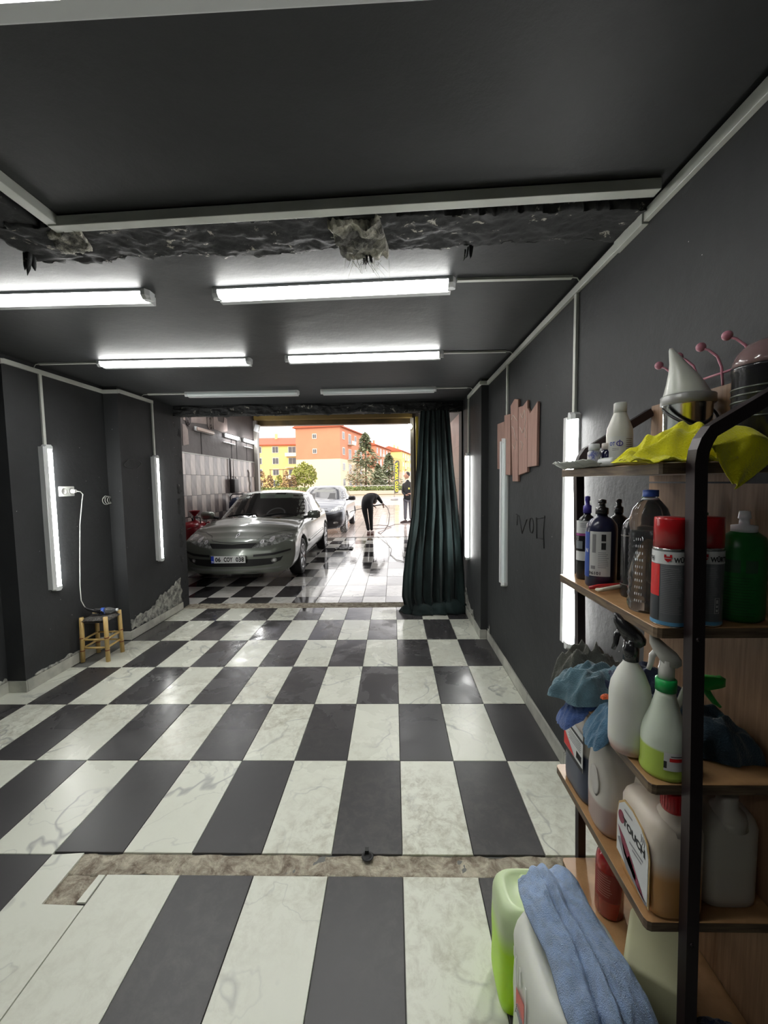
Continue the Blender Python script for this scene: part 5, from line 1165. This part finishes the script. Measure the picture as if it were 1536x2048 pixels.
m_clr = mat('cloudy_clear_plastic', (.55, .55, .50), .25, alpha=1)
trigger(o, .216, m_clr, m_clr, 2.6, .92)
b = MB(); arc(b, .0475, FR-.02, FR+1.0, .028, .070, .001); lb = b.build('label', m_lab, o)
b = MB(); arc(b, .0475, FR+.2, FR+.95, .050, .058, .0016); b.build('red_print', mat('red_print', (.60, .02, .02), .4), lb)
b = MB(); arc(b, .0475, FR-.02, FR+.10, .034, .050, .0016); arc(b, .0475, FR+.25, FR+.8, .061, .063, .0016); b.build('black_print', m_ink, lb)
g = empty('trigger_head', (.70, -1.305, 1.075), 0, 'bright green spray trigger showing right of the front post', 'spray trigger')
m_bg = mat('vivid_green_plastic', (.01, .36, .04), .3)
MB().rings([[(-.055, -.01, .035), (-.055, .01, .035), (-.055, .01, .052), (-.055, -.01, .052)], [(-.02, -.012, .020), (-.02, .012, .020), (-.02, .012, .048), (-.02, -.012, .048)], [(.012, -.011, .026), (.012, .011, .026), (.012, .011, .044), (.012, -.011, .044)], [(.020, -.009, .028), (.020, .009, .028), (.020, .009, .046), (.020, -.009, .046)]]).build('head', m_bg, g)
MB().tube([(-.02, 0, .022), (-.008, 0, .004), (.004, 0, -.012), (.018, 0, -.024)], [.008, .007, .006, .003], 8).build('lever', m_bg, g)
MB().tube([(-.045, 0, .04), (-.05, .02, 0), (-.055, .04, -.06), (-.05, .05, -.12), (-.045, .05, -.178)], [.010, .008, .006, .008, .016], 8).build('neck', m_clr, g)
def rag(name, c, rx, ry, h, rot, seed, M, label, group=None, nr=30, na=84, k=9, droop=None, cat='cloth', fold=.34):
    P = []; ca, sa = math.cos(rot), math.sin(rot)
    for j in range(nr+1):
        r = j/nr; row = []
        for i in range(na):
            a = 2*PI*i/na; o_ = 1+.30*noise.noise(V((math.cos(a)*1.6, math.sin(a)*1.6, seed)))+.12*noise.noise(V((math.cos(a)*4, math.sin(a)*4, seed+3)))
            u, v = r*o_*math.cos(a), r*o_*math.sin(a); q = V((u*1.5, v*1.5, seed*1.3))
            w = noise.noise(q)*2.2; f = math.sin(k*(u*.9+.5*v)+w*2.4)+.6*math.sin(k*1.7*(v-.3*u)+w*3+seed)
            rid = 1-abs(noise.noise(V((u*2.6+w*.4, v*2.6, seed+5))))*2.4
            z = h*(max(0, 1-r**2.4))**.6*(.70+fold*.5*f*.55+fold*.7*rid-.1)
            z = max(z, 0)+.004
            x, y = u*rx, v*ry; X, Y = x*ca-y*sa, x*sa+y*ca
            if droop: z += droop(c[0]+X, c[1]+Y, r)
            row.append((X, Y, z))
        P.append(row)
    mb = MB(); mb.rings(P, False); n = len(mb.v)
    mb.add([tuple(p) for p in P[-1]], [list(range(na))])
    o = mb.build(name, M, None, c); bm = bmesh.new(); bm.from_mesh(o.data); bmesh.ops.remove_doubles(bm, verts=bm.verts, dist=1e-5); bm.to_mesh(o.data); bm.free()
    return tag(o, label, cat, group)
def cloth(n, c, v=.35): return mat(n, c, .9, bump=.5, bscale=260, var=v, vscale=14, sheen=.3)
GR = 'rags piled on the third shelf'; overs = lambda e: (lambda x, y, r: -max(0, (e-x))*.9)
rag('rag', (.615, -.865, .893), .115, .045, .165, .1, 4, cloth('olive_grey_cloth', (.16, .16, .135)), 'olive-grey rag at the far back of the pile', GR, k=7, fold=.25)
rag('rag', (.590, -.975, .905), .135, .080, .105, .15, 9, cloth('teal_blue_cloth', (.11, .21, .26)), 'frayed teal-blue rag on top at the left of the pile', GR, k=10, fold=.30)
rag('rag', (.528, -1.005, .893), .055, .05, .05, .2, 13, cloth('royal_blue_cloth', (.055, .11, .30)), 'royal blue corner of rag sticking out below the teal one', GR, droop=overs(.555), fold=.2, k=5)
rag('rag', (.715, -1.01, .893), .125, .08, .150, -.3, 17, cloth('navy_cloth', (.022, .035, .085)), 'dark navy rag in the middle of the pile behind spray bottles', GR, fold=.22, k=7)
rag('rag', (.575, -1.105, .893), .080, .055, .055, .5, 21, cloth('denim_blue_cloth', (.06, .155, .25)), 'mid-blue rag hanging over the shelf edge left of spray bottle', GR, droop=overs(.568), fold=.2, k=6)
rag('rag', (.66, -1.13, .893), .07, .05, .125, .9, 25, cloth('slate_blue_cloth', (.06, .095, .125)), 'slate-blue rag between the two spray bottles', GR, fold=.2, k=6)
rag('rag', (.755, -1.20, .893), .115, .075, .135, -.55, 31, cloth('dark_petrol_cloth', (.018, .050, .080)), 'dark petrol-blue rag at the right behind the front post', GR, k=4, fold=.16)
rag('rag', (.578, -1.075, .945), .016, .010, .014, .4, 33, cloth('orange_cloth', (.75, .13, .03)), 'small bright orange cloth corner in the rag pile', GR, nr=12, na=30, fold=.2)

# ---------------- jugs
def se(cx, cy, z, a, b, n=4, N=40, rot=0):
    out = []
    for i in range(N):
        t = 2*PI*i/N; c, s = math.cos(t), math.sin(t); out.append((cx+a*math.copysign(abs(c)**(2/n), c), cy+b*math.copysign(abs(s)**(2/n), s), z))
    return out
def jug(name, loc, a, b, H, M, label, hole=True, handle='far', group=None, top=.78, lean=0):
    """blow-moulded jug, a half width in x, b half depth in y; the handle loop stands at the far side, the neck at the near side"""
    r = empty(name, loc, 0, label, 'jug', group); Hs = H*top; m_ = MB()
    rg = [se(0, 0, 0, a*.9, b*.9, 4), se(0, 0, .006, a*.98, b*.98, 4), se(0, 0, .02, a, b, 4)]+[se(0, 0, z, a, b, 4) for z in lin(.05, Hs*.9, 5)]
    rg += [se(0, 0, Hs*.97, a*.95, b*.95, 3.6), se(0, 0, Hs*1.03, a*.82, b*.84, 3), se(0, -b*.1, Hs*1.06, a*.55, b*.62, 2.6)]
    m_.rings(rg); m_.build('body', M, r)
    s = 1 if handle == 'far' else -1
    nk = MB(); nk.lathe([(a*.62, Hs*.92), (a*.55, Hs*1.04), (.022, Hs*1.12), (.020, H)], 24, c=(0, -s*b*.52, 0)); nk.build('neck', M, r)
    hd_ = MB(); hd_.tube([(0, -s*b*.42, H*.97), (0, -s*b*.1, H*1.0), (0, s*b*.42, H*.985), (0, s*b*.74, H*.90), (0, s*b*.80, Hs*.94), (0, s*b*.72, Hs*.8)], [.014, .016, .018, .021, .024, .022], 12, flat=1.25); hd_.build('handle', M, r)
    return r
G4 = 'jugs on the fourth shelf'
m_j1 = grad_mat('milky_with_dark_blue_liquid', (.52, .48, .41), (.045, .055, .09), .155, .006); m_j2 = grad_mat('milky_with_rosy_liquid', (.58, .55, .49), (.44, .33, .29), .088, .005)
m_j3 = grad_mat('milky_with_orange_liquid', (.62, .55, .46), (.52, .27, .09), .115, .022); m_j4 = grad_mat('plain_milky_jug', (.47, .44, .38), (.46, .42, .36), .1, .01)
j1 = jug('jug', (.625, -.93, .564), .072, .088, .30, m_j1, 'jug of dark blue liquid with barcode label at the far end', group=G4, top=.80)
xl = -.0735
MB().box(xl-.0004, xl+.001, -.074, .060, .105, .225).build('label', m_lab, j1)
b = MB().box(xl-.0012, xl, -.074, .060, .198, .206).box(xl-.0012, xl, -.074, .060, .105, .118); text(b, 'CILA', lambda u, w: (xl-.0013, -u, w), .018, .03, .21-.03, .04) if False else None; b.build('black_bars', m_ink, j1)
b = MB().add([(xl-.0012, .060, .12), (xl-.0012, -.02, .12), (xl-.0012, .060, .17)], [(0, 1, 2)]); b.build('red_print', mat('red_print', (.60, .02, .02), .4), j1)
b = MB()
for k in range(9): b.box(xl-.0014, xl, -.066+.004*k, -.0645+.004*k, .128, .150)
tag(b.build('barcode', m_ink, j1), kind='stuff')
b = MB()
for k in range(5): b.box(xl-.0012, xl, -.06, .02+.004*(k % 3), .160+.007*k, .162+.007*k)
tag(b.build('print_line', m_labt, j1), kind='stuff')
j2 = empty('jug', (.612, -1.075, .564), 0, 'rounded milky jug with dented side and rosy liquid, second from far end', 'jug', G4)
b = MB(); rg = []
for z, a, c_ in ((0, .045, .045), (.004, .056, .056), (.02, .062, .062), (.10, .064, .065), (.17, .064, .064), (.22, .060, .060), (.255, .050, .050), (.28, .034, .036), (.292, .016, .018)):
    rg.append(se(.006 if z > .2 else 0, .008*(z > .2), z, a, c_, 2.8))
b.rings(rg); b.build('body', m_j2, j2)
b = MB(); b.rings([[(-.0625-.0035*math.cos(q*1.4), -.008+.028*q*math.cos(a), .145+.045*q*math.sin(a)) for a in lin(0, 2*PI, 25)[:-1]] for q in (1, .8, .55, .3, .05)]); b.build('dent', m_j2, j2)
j3 = jug('jug', (.622, -1.262, .564), .064, .080, .272, m_j3, 'jug with a white TOUCH car-care label, red cap and amber liquid', group=G4, top=.80)
MB().lathe([(.0245, .243), (.0255, .246), (.0255, .286), (.023, .290), (.001, .290)], 26, c=(0, -.042, 0)).build('cap', m_rcap, j3)
b = MB()
for k in range(26): a = 2*PI*k/26; b.cyl((.0257*math.cos(a), -.042+.0257*math.sin(a), .250), (.0257*math.cos(a), -.042+.0257*math.sin(a), .284), .0008, None, 4)
tag(b.build('cap_rib', m_rcap, j3), kind='stuff')
xl = -.0655; out = [(.068, .035), (.068, .125)]+[(.068-.136*t, .125+.075*math.sin(PI*(.28+.5*t))-.075*math.sin(PI*.28)) for t in lin(.1, .9, 9)]+[(-.068, .110), (-.068, .010)]
out = [(.070, .040), (.071, .140), (.064, .175), (.040, .197), (.005, .199), (-.035, .186), (-.058, .165), (-.067, .135), (-.068, .014), (-.03, .018), (.03, .032)]
b = MB(); b.rings([[(xl-.0002, y, z) for y, z in out], [(xl+.002, y, z) for y, z in out]], sm=False); b.build('label_border', mat('amber_label_border', (.45, .30, .12), .4), j3)
inn = [(y*.94, .11+(z-.11)*.95) for y, z in out]
b = MB(); b.rings([[(xl-.0014, y, z) for y, z in inn], [(xl, y, z) for y, z in inn]], sm=False); lb = b.build('label', m_lab, j3)
F3 = lambda u, w: (xl-.0022, -u, w)
b = MB(); text(b, 'TOUCH', lambda u, w: F3(u, w-.10*u), .021, .006, .140, .092, .05); b.build('lettering', m_ink, lb)
b = MB(); b.rings([[F3(-.048+.013*math.cos(t), .145+.016*math.sin(t)) for t in lin(0, 2*PI, 21)[:-1]], [(xl-.0012, .048-.013*math.cos(t), .145+.016*math.sin(t)) for t in lin(0, 2*PI, 21)[:-1]]], sm=False)
for pl in ([(-.062, .115), (-.03, .06), (.03, .026), (.058, .022), (.0, .075), (-.03, .10)], [(-.02, .055), (.02, .035), (.02, .05), (-.01, .075)]): b.add([F3(u, w) for u, w in pl], [list(range(len(pl)))])
b.build('dark_red_picture', mat('maroon_print', (.22, .03, .06), .5), lb)
b = MB()
for pl in ([(-.062, .08), (-.02, .030), (.06, .016), (.062, .026), (.02, .032), (-.05, .09)],): b.add([F3(u, w) for u, w in pl], [list(range(len(pl)))])
for k in range(3): b.tube([(xl-.002, -.045+.006*k-.004*math.cos(q), .158+.012*math.sin(q)+.002*k) for q in lin(-1, 1, 7)], .0007, 4)
text(b, 'ARKA CILA', lambda u, w: F3(u, w-.10*u), .009, .02, .100, .06, .02) if False else None
b.build('grey_picture', m_labt, lb)
b = MB()
for k, (y0, y1, z) in enumerate(((-.045, .01, .108), (-.040, -.002, .098), (.0, .035, .172))): b.add([(xl-.0022, y0, z), (xl-.0022, y1, z+.006*(y1-y0)*10*.1), (xl-.0022, y1, z+.005), (xl-.0022, y0, z+.005)], [(0, 1, 2, 3)])
tag(b.build('print_line', m_labt, lb), kind='stuff')
j4 = jug('jug', (.762, -1.245, .564), .068, .070, .285, m_j4, 'plain milky jug with sloping shoulder at the right end', group=G4, top=.74)

# ---------------- bottom board and floor items
m_exr = mat('extinguisher_red', (.33, .010, .014), .25, coat=.6)
ex = empty('fire_extinguisher', (.648, -.995, .21), 0, 'small red fire extinguisher standing on the lowest board', 'fire extinguisher')
MB().lathe([(.036, 0), (.041, .006), (.041, .165), (.038, .185), (.026, .203), (.013, .209), (.012, .214)], 28).build('cylinder', m_exr, ex)
MB().lathe([(.014, .210), (.014, .222), (.009, .224), (.009, .234)], 16).build('valve', m_tin, ex)
MB().rings([[(x, -w, z0), (x, w, z0), (x, w, z0+.006), (x, -w, z0+.006)] for x, w, z0 in ((-.03, .008, .236), (0, .009, .234), (.04, .006, .248))], sm=False).build('lever', m_bk, ex)
b = MB(); arc(b, .041, FR-1.2, FR+.9, .06, .15, .0008); lb = b.build('label', mat('dark_red_label', (.25, .03, .03), .5), ex); lines(.041, FR-.3, .14, 9, .045, .008, M=mat('pinkish_print', (.5, .3, .28), .5), par=lb)
# pale block and dark cloth under the lowest shelf
fb_ = empty('foam_block', (.655, -1.205, .212), -.62, 'pale yellow translucent block on the lowest board behind the towel', 'block')
MB().rbox((0, 0, .066), (.125, .175, .125), .012, 3).build('block', mat('pale_yellow_foam', (.52, .52, .33), .6, sss=.3, var=.1, vscale=5), fb_)
MB().rbox((0, 0, .0), (.115, .165, .008), .003).build('base_strip', mat('lime_tint', (.40, .45, .12), .5), fb_)
rag('rag', (.70, -1.31, .212), .10, .035, .05, .2, 41, cloth('deep_blue_cloth', (.02, .035, .09)), 'dark blue rag on the lowest board beside the front post', None, k=6)
# white jerrycan with label, and the lime one beyond it
def jerry(name, loc, a, b, H, M, label, M2=None):
    r = empty(name, loc, 0, label, 'jerrycan', 'jerrycans on the floor beside the shelf unit')
    rg = [se(0, 0, 0, a*.88, b*.88, 5), se(0, 0, .010, a*.97, b*.97, 5), se(0, 0, .03, a, b, 5)]+[se(0, 0, z, a*(1+.012*math.sin(z*40)), b, 5) for z in lin(.05, H*.82, 9)]
    rg += [se(0, 0, H*.88, a*.985, b*.98, 4.5), se(0, 0, H*.94, a*.93, b*.94, 4), se(0, 0, H*.975, a*.84, b*.87, 3.6), se(0, 0, H*.985, a*.66, b*.75, 3.2), se(0, 0, H*.965, a*.6, b*.7, 3)]
    MB().rings(rg).build('body', M, r)
    MB().tube([(0, b*.5, H*.94), (0, b*.40, H*.975), (0, b*.1, H*.99), (0, -b*.25, H*.99), (0, -b*.45, H*.94)], .014, 10).build('handle', M, r)
    if M2 is not False: MB().lathe([(.028, H*.94), (.028, H*1.03), (.024, H*1.04), (.001, H*1.04)], 20, c=(a*.45, b*.6, 0)).build('cap', M2 or M, r)
    return r
wj = jerry('jerrycan', (.418, -1.285, 0), .128, .150, .405, grad_mat('milky_white_with_pale_green_liquid', (.70, .72, .65), (.55, .64, .38), .13, .06), 'large milky white jerrycan with red-striped label, under the blue towel')
xl = -.1305
b = MB().box(xl-.0005, xl+.003, -.075, .085, .10, .33); 
b = MB().add([(xl-.0012, .055, .20), (xl-.0012, -.01, .225), (xl-.0012, -.01, .285), (xl-.0012, .055, .25)], [(0, 1, 2, 3)]); b.build('red_label', mat('red_print', (.60, .02, .02), .4), wj)
b = MB().box(xl-.0010, xl, .056, .062, .19, .33).box(xl-.0010, xl, -.02, -.014, .20, .34).box(xl-.0010, xl, .02, .03, .29, .335).box(xl-.0010, xl, .07, .08, .31, .335); b.build('white_print', mat('bright_white_print', (.8, .8, .78), .4), wj)
b = MB()
for k in range(4): b.tube([(xl-.001, .03+.03*math.cos(a)-.004*k, .17+.012*k+.02*math.sin(a)) for a in lin(0, 3, 7)], .0012, 4)
b.build('grey_print', m_labt, wj)
jerry('jerrycan', (.372, -1.045, 0), .095, .080, .335, grad_mat('lime_liquid_in_milky_plastic', (.58, .70, .42), (.50, .86, .0), .225, .03), 'lime-green jerrycan on the floor just beyond the white one', False)
# blue microfibre towel thrown over the white jerrycan
m_tow = mat('light_blue_terry', (.40, .58, .90), .95, bump=.9, bscale=420, var=.25, vscale=40, sheen=.5)
ctr = [(.395, -1.095, .395), (.403, -1.121, .452), (.401, -1.165, .462), (.402, -1.205, .462), (.408, -1.249, .460), (.419, -1.30, .455), (.430, -1.355, .448), (.440, -1.41, .430), (.445, -1.455, .37), (.447, -1.475, .26), (.448, -1.482, .16)]
wid = [.06, .082, .088, .084, .086, .092, .097, .10, .10, .10, .10]
def cat(T, t):
    n = len(T)-1; f = t*n; i = min(int(f), n-1); u = f-i
    g = lambda k: V(T[max(0, min(n, k))]) if not isinstance(T[0], float) else T[max(0, min(n, k))]
    p0, p1, p2, p3 = g(i-1), g(i), g(i+1), g(i+2)
    return p1*1.0+(p2-p0)*.5*u+(p0*2-p1*5+p2*4-p3)*.5*u*u+(p1*3-p0-p2*3+p3)*.5*u**3
P = []; NT, NW = 110, 60
for j in range(NT+1):
    t = j/NT; c = cat(ctr, t); w_ = cat(wid, t); d = (cat(ctr, min(1, t+.02))-cat(ctr, max(0, t-.02))).normalized(); s = V((d.y, -d.x, 0)); s = s.normalized() if s.length > .05 else V((-.7, -.7, 0)); s = V((-.78, -.62, 0)).lerp(s, .0) if False else (V((-.70, -.45, 0)).normalized() if t > .75 else s)
    if s.x > 0: s = -s
    nn = d.cross(s).normalized(); nn = nn if nn.z >= 0 or abs(nn.z) < .2 else -nn
    if t > .72 and nn.y > 0: nn = -nn
    row = []
    for i in range(NW+1):
        u = 2*i/NW-1; e = w_*(1+.16*noise.noise(V((t*5, 2 if u > 0 else 7, 0)))) 
        f = .010*math.sin(u*6.5+t*3+1.5*noise.noise(V((t*3, u, 2))))*(.5+.8*t)+.010*noise.noise(V((u*3, t*9, 3)))+.004*noise.noise(V((u*9, t*25, 5)))
        dr_ = -(abs(u)**3.2)*(.028+.03*t)
        cr_ = -.022*math.exp(-((u-.38+.25*math.sin(t*4))/.09)**2)*min(1, t*3)-.014*math.exp(-((u+.30-.3*t)/.07)**2)*(t > .12)*min(1, t*2); f += cr_
        row.append(c+s*u*e+nn*(f+.020+dr_*.6)+V((0, 0, dr_*.5)))
    P.append(row)
tag(MB().slab(P, (0, 0, 1), .006).build('towel', m_tow), 'light blue terry towel draped over the white jerrycan', 'towel')

# ---------------- top shelf
ob = bottle('white_bottle', (.690, -.905, 1.604), [(.034, 0), (.037, .005), (.037, .105), (.035, .125), (.024, .155), (.0175, .172), (.0165, .176)], mat('ivory_bottle', (.68, .67, .60), .35), 'ivory bottle with a blue OTO logo label on the top shelf')
MB().lathe([(.0185, .172), (.0185, .200), (.016, .203), (.001, .203)], 22).build('cap', mat('ivory_cap', (.72, .72, .68), .35), ob)
b = MB(); arc(b, .037, FR-.9, FR+1.3, .02, .098, .0006); lb = b.build('label', mat('pale_label', (.66, .66, .62), .45), ob)
b = MB(); text(b, 'OT', wrap(.0375, FR-.35, .075, .0012), .012, -.004, 0, .016, .03); b.build('lettering', mat('blue_print', (.03, .07, .35), .5), lb)
b = MB(); f = wrap(.0375, FR+.0, .075, .0014); b.tube([f(.003+.008*math.cos(a), .007*math.sin(a)) for a in lin(0, 2*PI, 16)], .0012, 4, cap=False); b.tube([f(.003, -.008), f(.003, .011)], .0014, 4); b.build('logo_ring', m_purp, lb)
lines(.037, FR-.15, .060, 2, .022, .005, par=lb); lines(.037, FR+.85, .088, 11, .022, .0058, M=mat('brown_print', (.20, .10, .05), .6), par=lb)
jr = empty('paint_jar', (.617, -.895, 1.610), 0, 'small jar smeared white and blue with white lid', 'jar', 'small paint jars on the top shelf')
MB().lathe([(.017, 0), (.019, .004), (.019, .045), (.014, .052)], 20).build('body', two_tone('smeared_jar', (.10, .12, .35), (.60, .60, .60), 30, .4, .5, .4, .2, 40), jr); MB().lathe([(.0165, .052), (.0165, .070), (.015, .072), (.001, .072)], 20).build('lid', mat('white_cap', (.8, .82, .85), .4), jr)
jr = empty('paint_jar', (.660, -.895, 1.614), 0, 'small dark navy jar with cream lid beside the ivory bottle', 'jar', 'small paint jars on the top shelf')
MB().lathe([(.018, 0), (.020, .004), (.020, .042), (.015, .05)], 20).build('body', mat('navy_jar', (.01, .01, .05), .15, coat=.6), jr); MB().lathe([(.0175, .05), (.0175, .068), (.016, .070), (.001, .070)], 20).build('lid', mat('cream_lid', (.66, .60, .54), .4), jr)
ty = empty('tray', (.665, -1.00, 1.604), .15, 'flat black plastic tray under the paint jars', 'tray'); MB().rbox((0, 0, .006), (.12, .11, .010), .003).build('base', m_bk, ty); MB().rbox((.01, -.01, .018), (.10, .05, .012), .003).build('black_box', m_blkpl, ty)
P = [[(.50+.012*noise.noise(V((j*.4, 0, 3)))+.30*i/40, -.86-.26*j/16, 1.6045+.012*abs(noise.noise(V((i*.35, j*.5, 2))))+(.02*max(0, .12-i/40)*8 if i < 5 else 0)) for i in range(41)] for j in range(17)]
tag(MB().slab(P, (0, 0, 1), .0012).build('plastic_film', mat('cloudy_film', (.55, .58, .54), .2)), 'crumpled clear plastic film along the far edge of the top shelf', 'plastic film')
wp = empty('wipe_packet', (.60, -1.16, 1.604), .1, 'pale grey plastic packet under the yellow cloth', 'packet'); MB().rbox((0, .04, .012), (.13, .07, .022), .01, 3).build('packet', mat('pale_grey_packet', (.45, .46, .46), .4), wp)
bk = empty('metal_bucket', (.778, -1.075, 1.604), 0, 'shiny metal bucket with black bail handle on the top shelf', 'bucket')
MB().lathe([(.050, 0), (.053, .004), (.056, .16), (.0585, .162), (.0605, .166), (.0605, .185), (.058, .188), (.055, .186), (.054, .16), (.05, .01)], 40).build('body', mat('polished_tin', (.62, .63, .62), .16, 1.0), bk)
MB().lathe([(.0600, .163), (.0625, .166), (.0625, .186), (.0595, .189)], 40).build('rim_band', mat('grey_rim_band', (.30, .30, .29), .4, .3), bk)
MB().tube([(-.062*math.cos(a)*1.05, -.062*math.sin(a)*1.08, .152-.055*math.sin(a)*1.0) for a in lin(0, PI, 20)], .004, 8).build('handle', m_bk, bk)
cn = empty('plastic_funnel', (.775, -1.075, 1.793), 0, 'milky cone-shaped plastic nozzle standing in the bucket', 'funnel')
MB().rings([[(ox+r_*math.cos(2*PI*i/28), r_*math.sin(2*PI*i/28), z) for i in range(28)] for r_, z, ox in ((.054, -.006, 0), (.053, .004, -.001), (.043, .03, -.006), (.030, .06, -.016), (.019, .085, -.027), (.012, .105, -.037), (.007, .118, -.044), (.004, .124, -.046))]).build('cone', mat('milky_cone', (.62, .64, .58), .3, sss=.3), cn)
pt = empty('black_pot', (.832, -1.255, 1.604), 0, 'black glossy pot with a smoky pinkish dome lid at the picture edge', 'pot')
MB().lathe([(.060, 0), (.064, .004), (.066, .20), (.0685, .204), (.069, .212), (.069, .216)], 36).build('body', m_blkpl, pt)
b = MB()
for z in (.10, .12, .135, .150, .165): b.lathe([(.0665, z), (.0678, z+.002), (.0665, z+.004)], 36)
tag(b.build('ridge', mat('grey_green_ridge', (.10, .11, .09), .3, .4), pt), kind='stuff')
MB().lathe([(.068, .216), (.066, .228), (.058, .250), (.040, .268), (.02, .276), (.001, .278)], 32).build('lid', mat('smoky_pink_dome', (.20, .13, .13), .15, coat=.5), pt)
# pink hook rail
m_pk = mat('pink_enamel', (.50, .20, .26), .35)
hk = empty('hook_rail', (.88, -.98, 1.90), 0, 'pink wire hook rail with ball tips above the shelf unit', 'hook rail')
for y in (-.845, -.937, -1.027, -1.118):
    d = y+.98
    MB().tube([(-.035, d, .030), (-.026, d-.012, .022), (-.012, d-.026, .0), (-.004, d-.032, -.03), (0, d-.034, -.08)], .0032, 8).build('hook', m_pk, hk)
    MB().ball((-.037, d+.002, .034), .0125, 14).build('ball_tip', m_pk, hk)
MB().tube([(0, .135, -.045), (0, -.175, -.045)], .0035, 8).build('rail', m_pk, hk)
MB().tube([(-.03, .045, .03), (-.02, .045, -.06)], .003, 8).build('stay', m_pk, hk)
# yellow cloth
m_yc = mat('vivid_yellow_cloth', (.95, .90, .003), .9, bump=.5, bscale=260, var=.25, vscale=12, sheen=.3)
yc = empty('yellow_cloth', (.60, -1.26, 1.604), 0, 'vivid yellow microfibre cloth crumpled over the front of the top shelf', 'cloth')
P = []; nr, na = 34, 96
for j in range(nr+1):
    r = j/nr; row = []
    for i in range(na):
        a = 2*PI*i/na; o_ = 1+.22*noise.noise(V((math.cos(a)*1.8, math.sin(a)*1.8, 3)))
        u, v = r*o_*math.cos(a), r*o_*math.sin(a); w_ = noise.noise(V((u*1.4, v*1.4, 1)))*2
        f = math.sin(7*(u*.5+v)+w_*2.5)*.5+math.sin(12*(u-.4*v)+w_*3)*.28
        z = .098*(max(0, 1-r**2.2))**.55*(.66+.26*f+.50*u)+.005
        row.append((u*.115+.01, v*.065+.008, max(z, .004)))
    P.append(row)
b = MB(); b.rings(P, False); b.add(P[-1], [list(range(na))]); b.build('crumpled_part', m_yc, yc)
P = []
for j in range(26):
    t = j/25; row = []
    for i in range(30):
        u = i/29; x0 = .030+.06*t**1.0+(.0 if t < .5 else .03*(t-.5)); x1 = .165-.07*max(0, t-.45)/.55 if t > .45 else .150+.033*t
        x0 = .022+.068*t; x1 = (.145+.04*t/.4) if t < .4 else (.182-.085*(t-.4)/.6); x1 = max(x1, x0+.004)
        x = x0+(x1-x0)*u; z = .060-.112*t+.018*math.sin(u*PI)*(1-t)-.006*math.sin(u*5+t*4); y = -.090-.004*math.sin(u*8+t*5)-.003*noise.noise(V((u*4, t*4, 2)))+.05*max(0, .25-t)*2
        row.append((x, y, z))
    P.append(row)
MB().slab(P, (0, -1, 0), .003).build('hanging_corner', m_yc, yc)
P = [[(-.125+.22*i/40, -.045-.045*j/10+.008*noise.noise(V((i*.3, j*.2, 6))), .008+.014*abs(noise.noise(V((i*.22, j*.3, 4))))-.004*(j > 7)+.004*math.sin(i*.5)) for i in range(41)] for j in range(11)]
MB().slab(P, (0, 0, 1), .003).build('front_edge', m_yc, yc)
